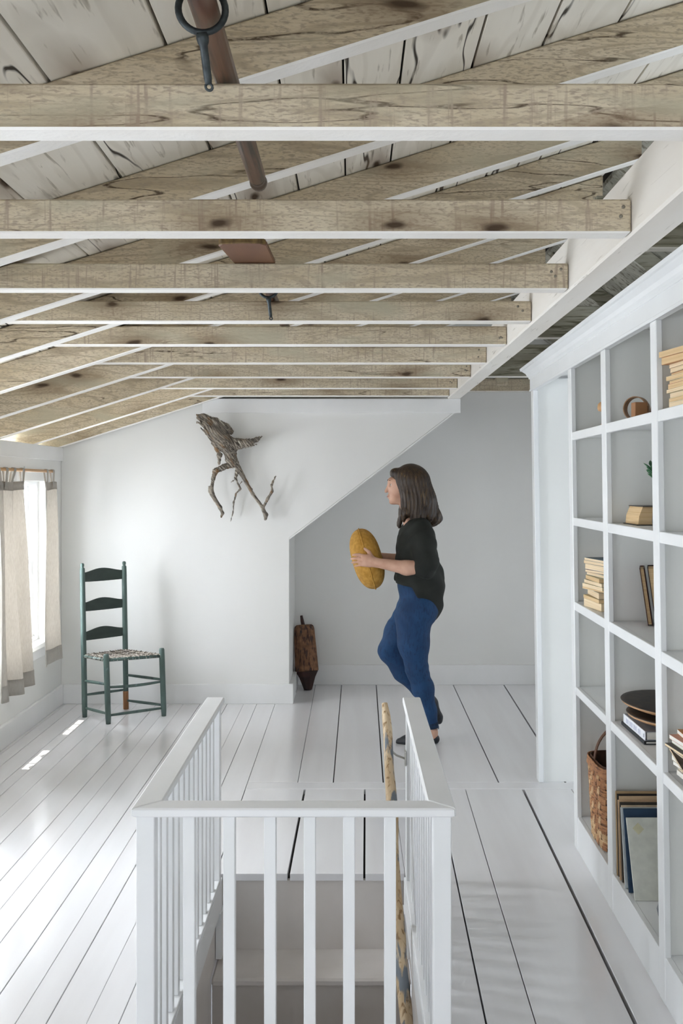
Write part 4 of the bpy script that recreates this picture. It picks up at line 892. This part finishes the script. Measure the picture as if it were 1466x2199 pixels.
# black loose top
T = []
for px, py, w, r in ((896, 1136, .10, .066), (893, 1160, .085, .108), (894, 1195, .075, .118), (898, 1232, .07, .132), (901, 1248, .065, .130)): T.append((Q(px, py, -w), r, Q(px, py, w), r, .04))
T += [(Q(918, 1262, -.06), .095, Q(918, 1262, .06), .095, .03), (Q(918, 1296, -.055), .085, Q(918, 1296, .055), .085, .03), (Q(913, 1312, -.04), .075, Q(913, 1312, .04), .075, .03)]
for s, e in ((-1, 0), (1, -8)):
    T += [(Q(898, 1138, s*.13), .066, Q(903, 1160, s*.175), .07, .04), (Q(903, 1160, s*.175), .07, Q(909+e, 1205, s*.205), .066, .03), (Q(909+e, 1205, s*.205), .066, Q(901+e*3, 1214, s*.212), .058, .03)]
T.append((Q(880, 1118), .056, Q(876, 1106), .055, .01, True))
def tp(V, X, Y, Z):
    wr = np.sin(X*55+Z*38+np.sin(Y*24)*1.6)*.0045*np.exp(-((Z-.96)/.16)**2)+np.sin(Z*60-X*38+Y*45)*.0028
    V = V+wr; px = X*PS+VX; py = VY-(Z-H)*PS
    cut = (py-np.where(px < 880, 1249+.18*(px-846), 1255+1.9*(px-880)))/PS*.6; cut = np.maximum(np.minimum(cut, .05), (py-1332)/PS*.8)
    return np.maximum(V, cut)
organic('top', T, 'black_cloth', who, .0062, .035, tp, 2)
# hair
Hh = [(Q(880, 1030, -.022), .094, Q(880, 1030, .022), .094, .02), (Q(890, 1036, -.03), .09, Q(903, 1075, -.035), .085, .03), (Q(890, 1036, .03), .09, Q(903, 1075, .035), .085, .03), (Q(903, 1075), .085, Q(914, 1106), .075, .03),
      (Q(915, 1104, -.035), .06, Q(928, 1112, -.03), .045, .03), (Q(915, 1104, .035), .06, Q(928, 1112, .03), .045, .03), (Q(925, 1100, 0), .05, Q(940, 1113, 0), .022, .03)]
for s in (-1, 1): Hh += [(Q(862, 1020, s*.05), .036, Q(870, 1060, s*.072), .03, .02), (Q(870, 1060, s*.072), .03, Q(868, 1100, s*.085), .026, .02), (Q(868, 1100, s*.085), .026, Q(856, 1130, s*.088), .010, .02), (Q(884, 1070, s*.07), .045, Q(893, 1115, s*.08), .04, .03)]
Hh += [(Q(848, 1016, -.03), .03, Q(848, 1016, .03), .03, .02)]
for a, ra, b, rb in ((Q(838, 1046), .052, Q(838, 1078), .05), (Q(848, 1048), .058, Q(846, 1084), .052)): Hh.append((a, ra, b, rb, None, True))
def hp_(V, X, Y, Z):
    an = np.arctan2(Y-PD, X-(885-VX)/PS); amp = np.clip((1.62-Z)*.05, .0012, .007)
    return V+np.sin(an*34+4*np.sin(Z*17))*amp*.3+np.sin(an*71+Z*40)*amp*.25+np.maximum(0, np.sin(an*19+Z*9)-.2)*np.clip((1.33-Z)*.35, 0, .03)
organic('hair', Hh, 'hair', who, .0048, .02, hp_, 1)
# shoes
Sh = [(Q(930, 1579, -.085), .030, Q(915, 1579, -.085), .031, .02), (Q(915, 1581, -.085), .031, Q(872, 1583, -.09), .033, .02), (Q(872, 1583, -.09), .033, Q(856, 1585, -.088), .022, .02)]
Sh += [(Q(905, 1563, -.085), .026, Q(885, 1568, -.088), .024, None, True)]
organic('shoe', Sh, 'shoe', who, .004, .02, lambda V, X, Y, Z: np.maximum(V, .0005-Z), 1)
f2 = [(Q(922, 1502, .085), .031, Q(930, 1516, .085), .032, .02), (Q(930, 1516, .085), .032, Q(943, 1548, .09), .026, .02), (Q(943, 1548, .09), .026, Q(945, 1556, .09), .02, .02)]
organic('shoe', f2, 'shoe', who, .004, .02, None, 1)
# round mustard cushion
cu_c = Vector(Q(788, 1200, 0)); cu_a = Vector((.962, .0, .272)).normalized()
cus = empty('round_cushion', (cu_c.x, cu_c.y, cu_c.z-.18), 'round mustard yellow cushion held upright in both hands', 'cushion')
for s, nm in ((-1, 'front_panel'), (1, 'back_panel')):
    pr = [(.182, .0)]+[(.182*math.cos(a)**.75, .086*math.sin(a)) for a in np.linspace(.12, 1.5, 12)]+[(.004, .083)]
    g = lathe(pr, cu_c, cu_a*s, 48); V = []
    for i, p in enumerate(g[0]):
        v = Vector(p); k = i % 48; rr = (v-cu_c).dot(cu_a); V.append(tuple(v+cu_a*s*.0022*math.cos(k*math.pi)*(1 if abs(rr) > .01 else 0)))
    obj(nm, (V, g[1]), 'mustard', cus, smooth=True)
u, w = frame_at(cu_a); w = cu_a.cross(u)
obj('piping', tube([cu_c+(u*math.cos(t)+w*math.sin(t))*.1835 for t in np.linspace(0, 2*math.pi, 61)], .004, 8, cap=False), 'mustard', cus, smooth=True)
obj('button', lathe([(.014, 0), (.012, .004), (.004, .006)], cu_c-cu_a*.083, -cu_a, 16), 'mustard', cus, smooth=True)
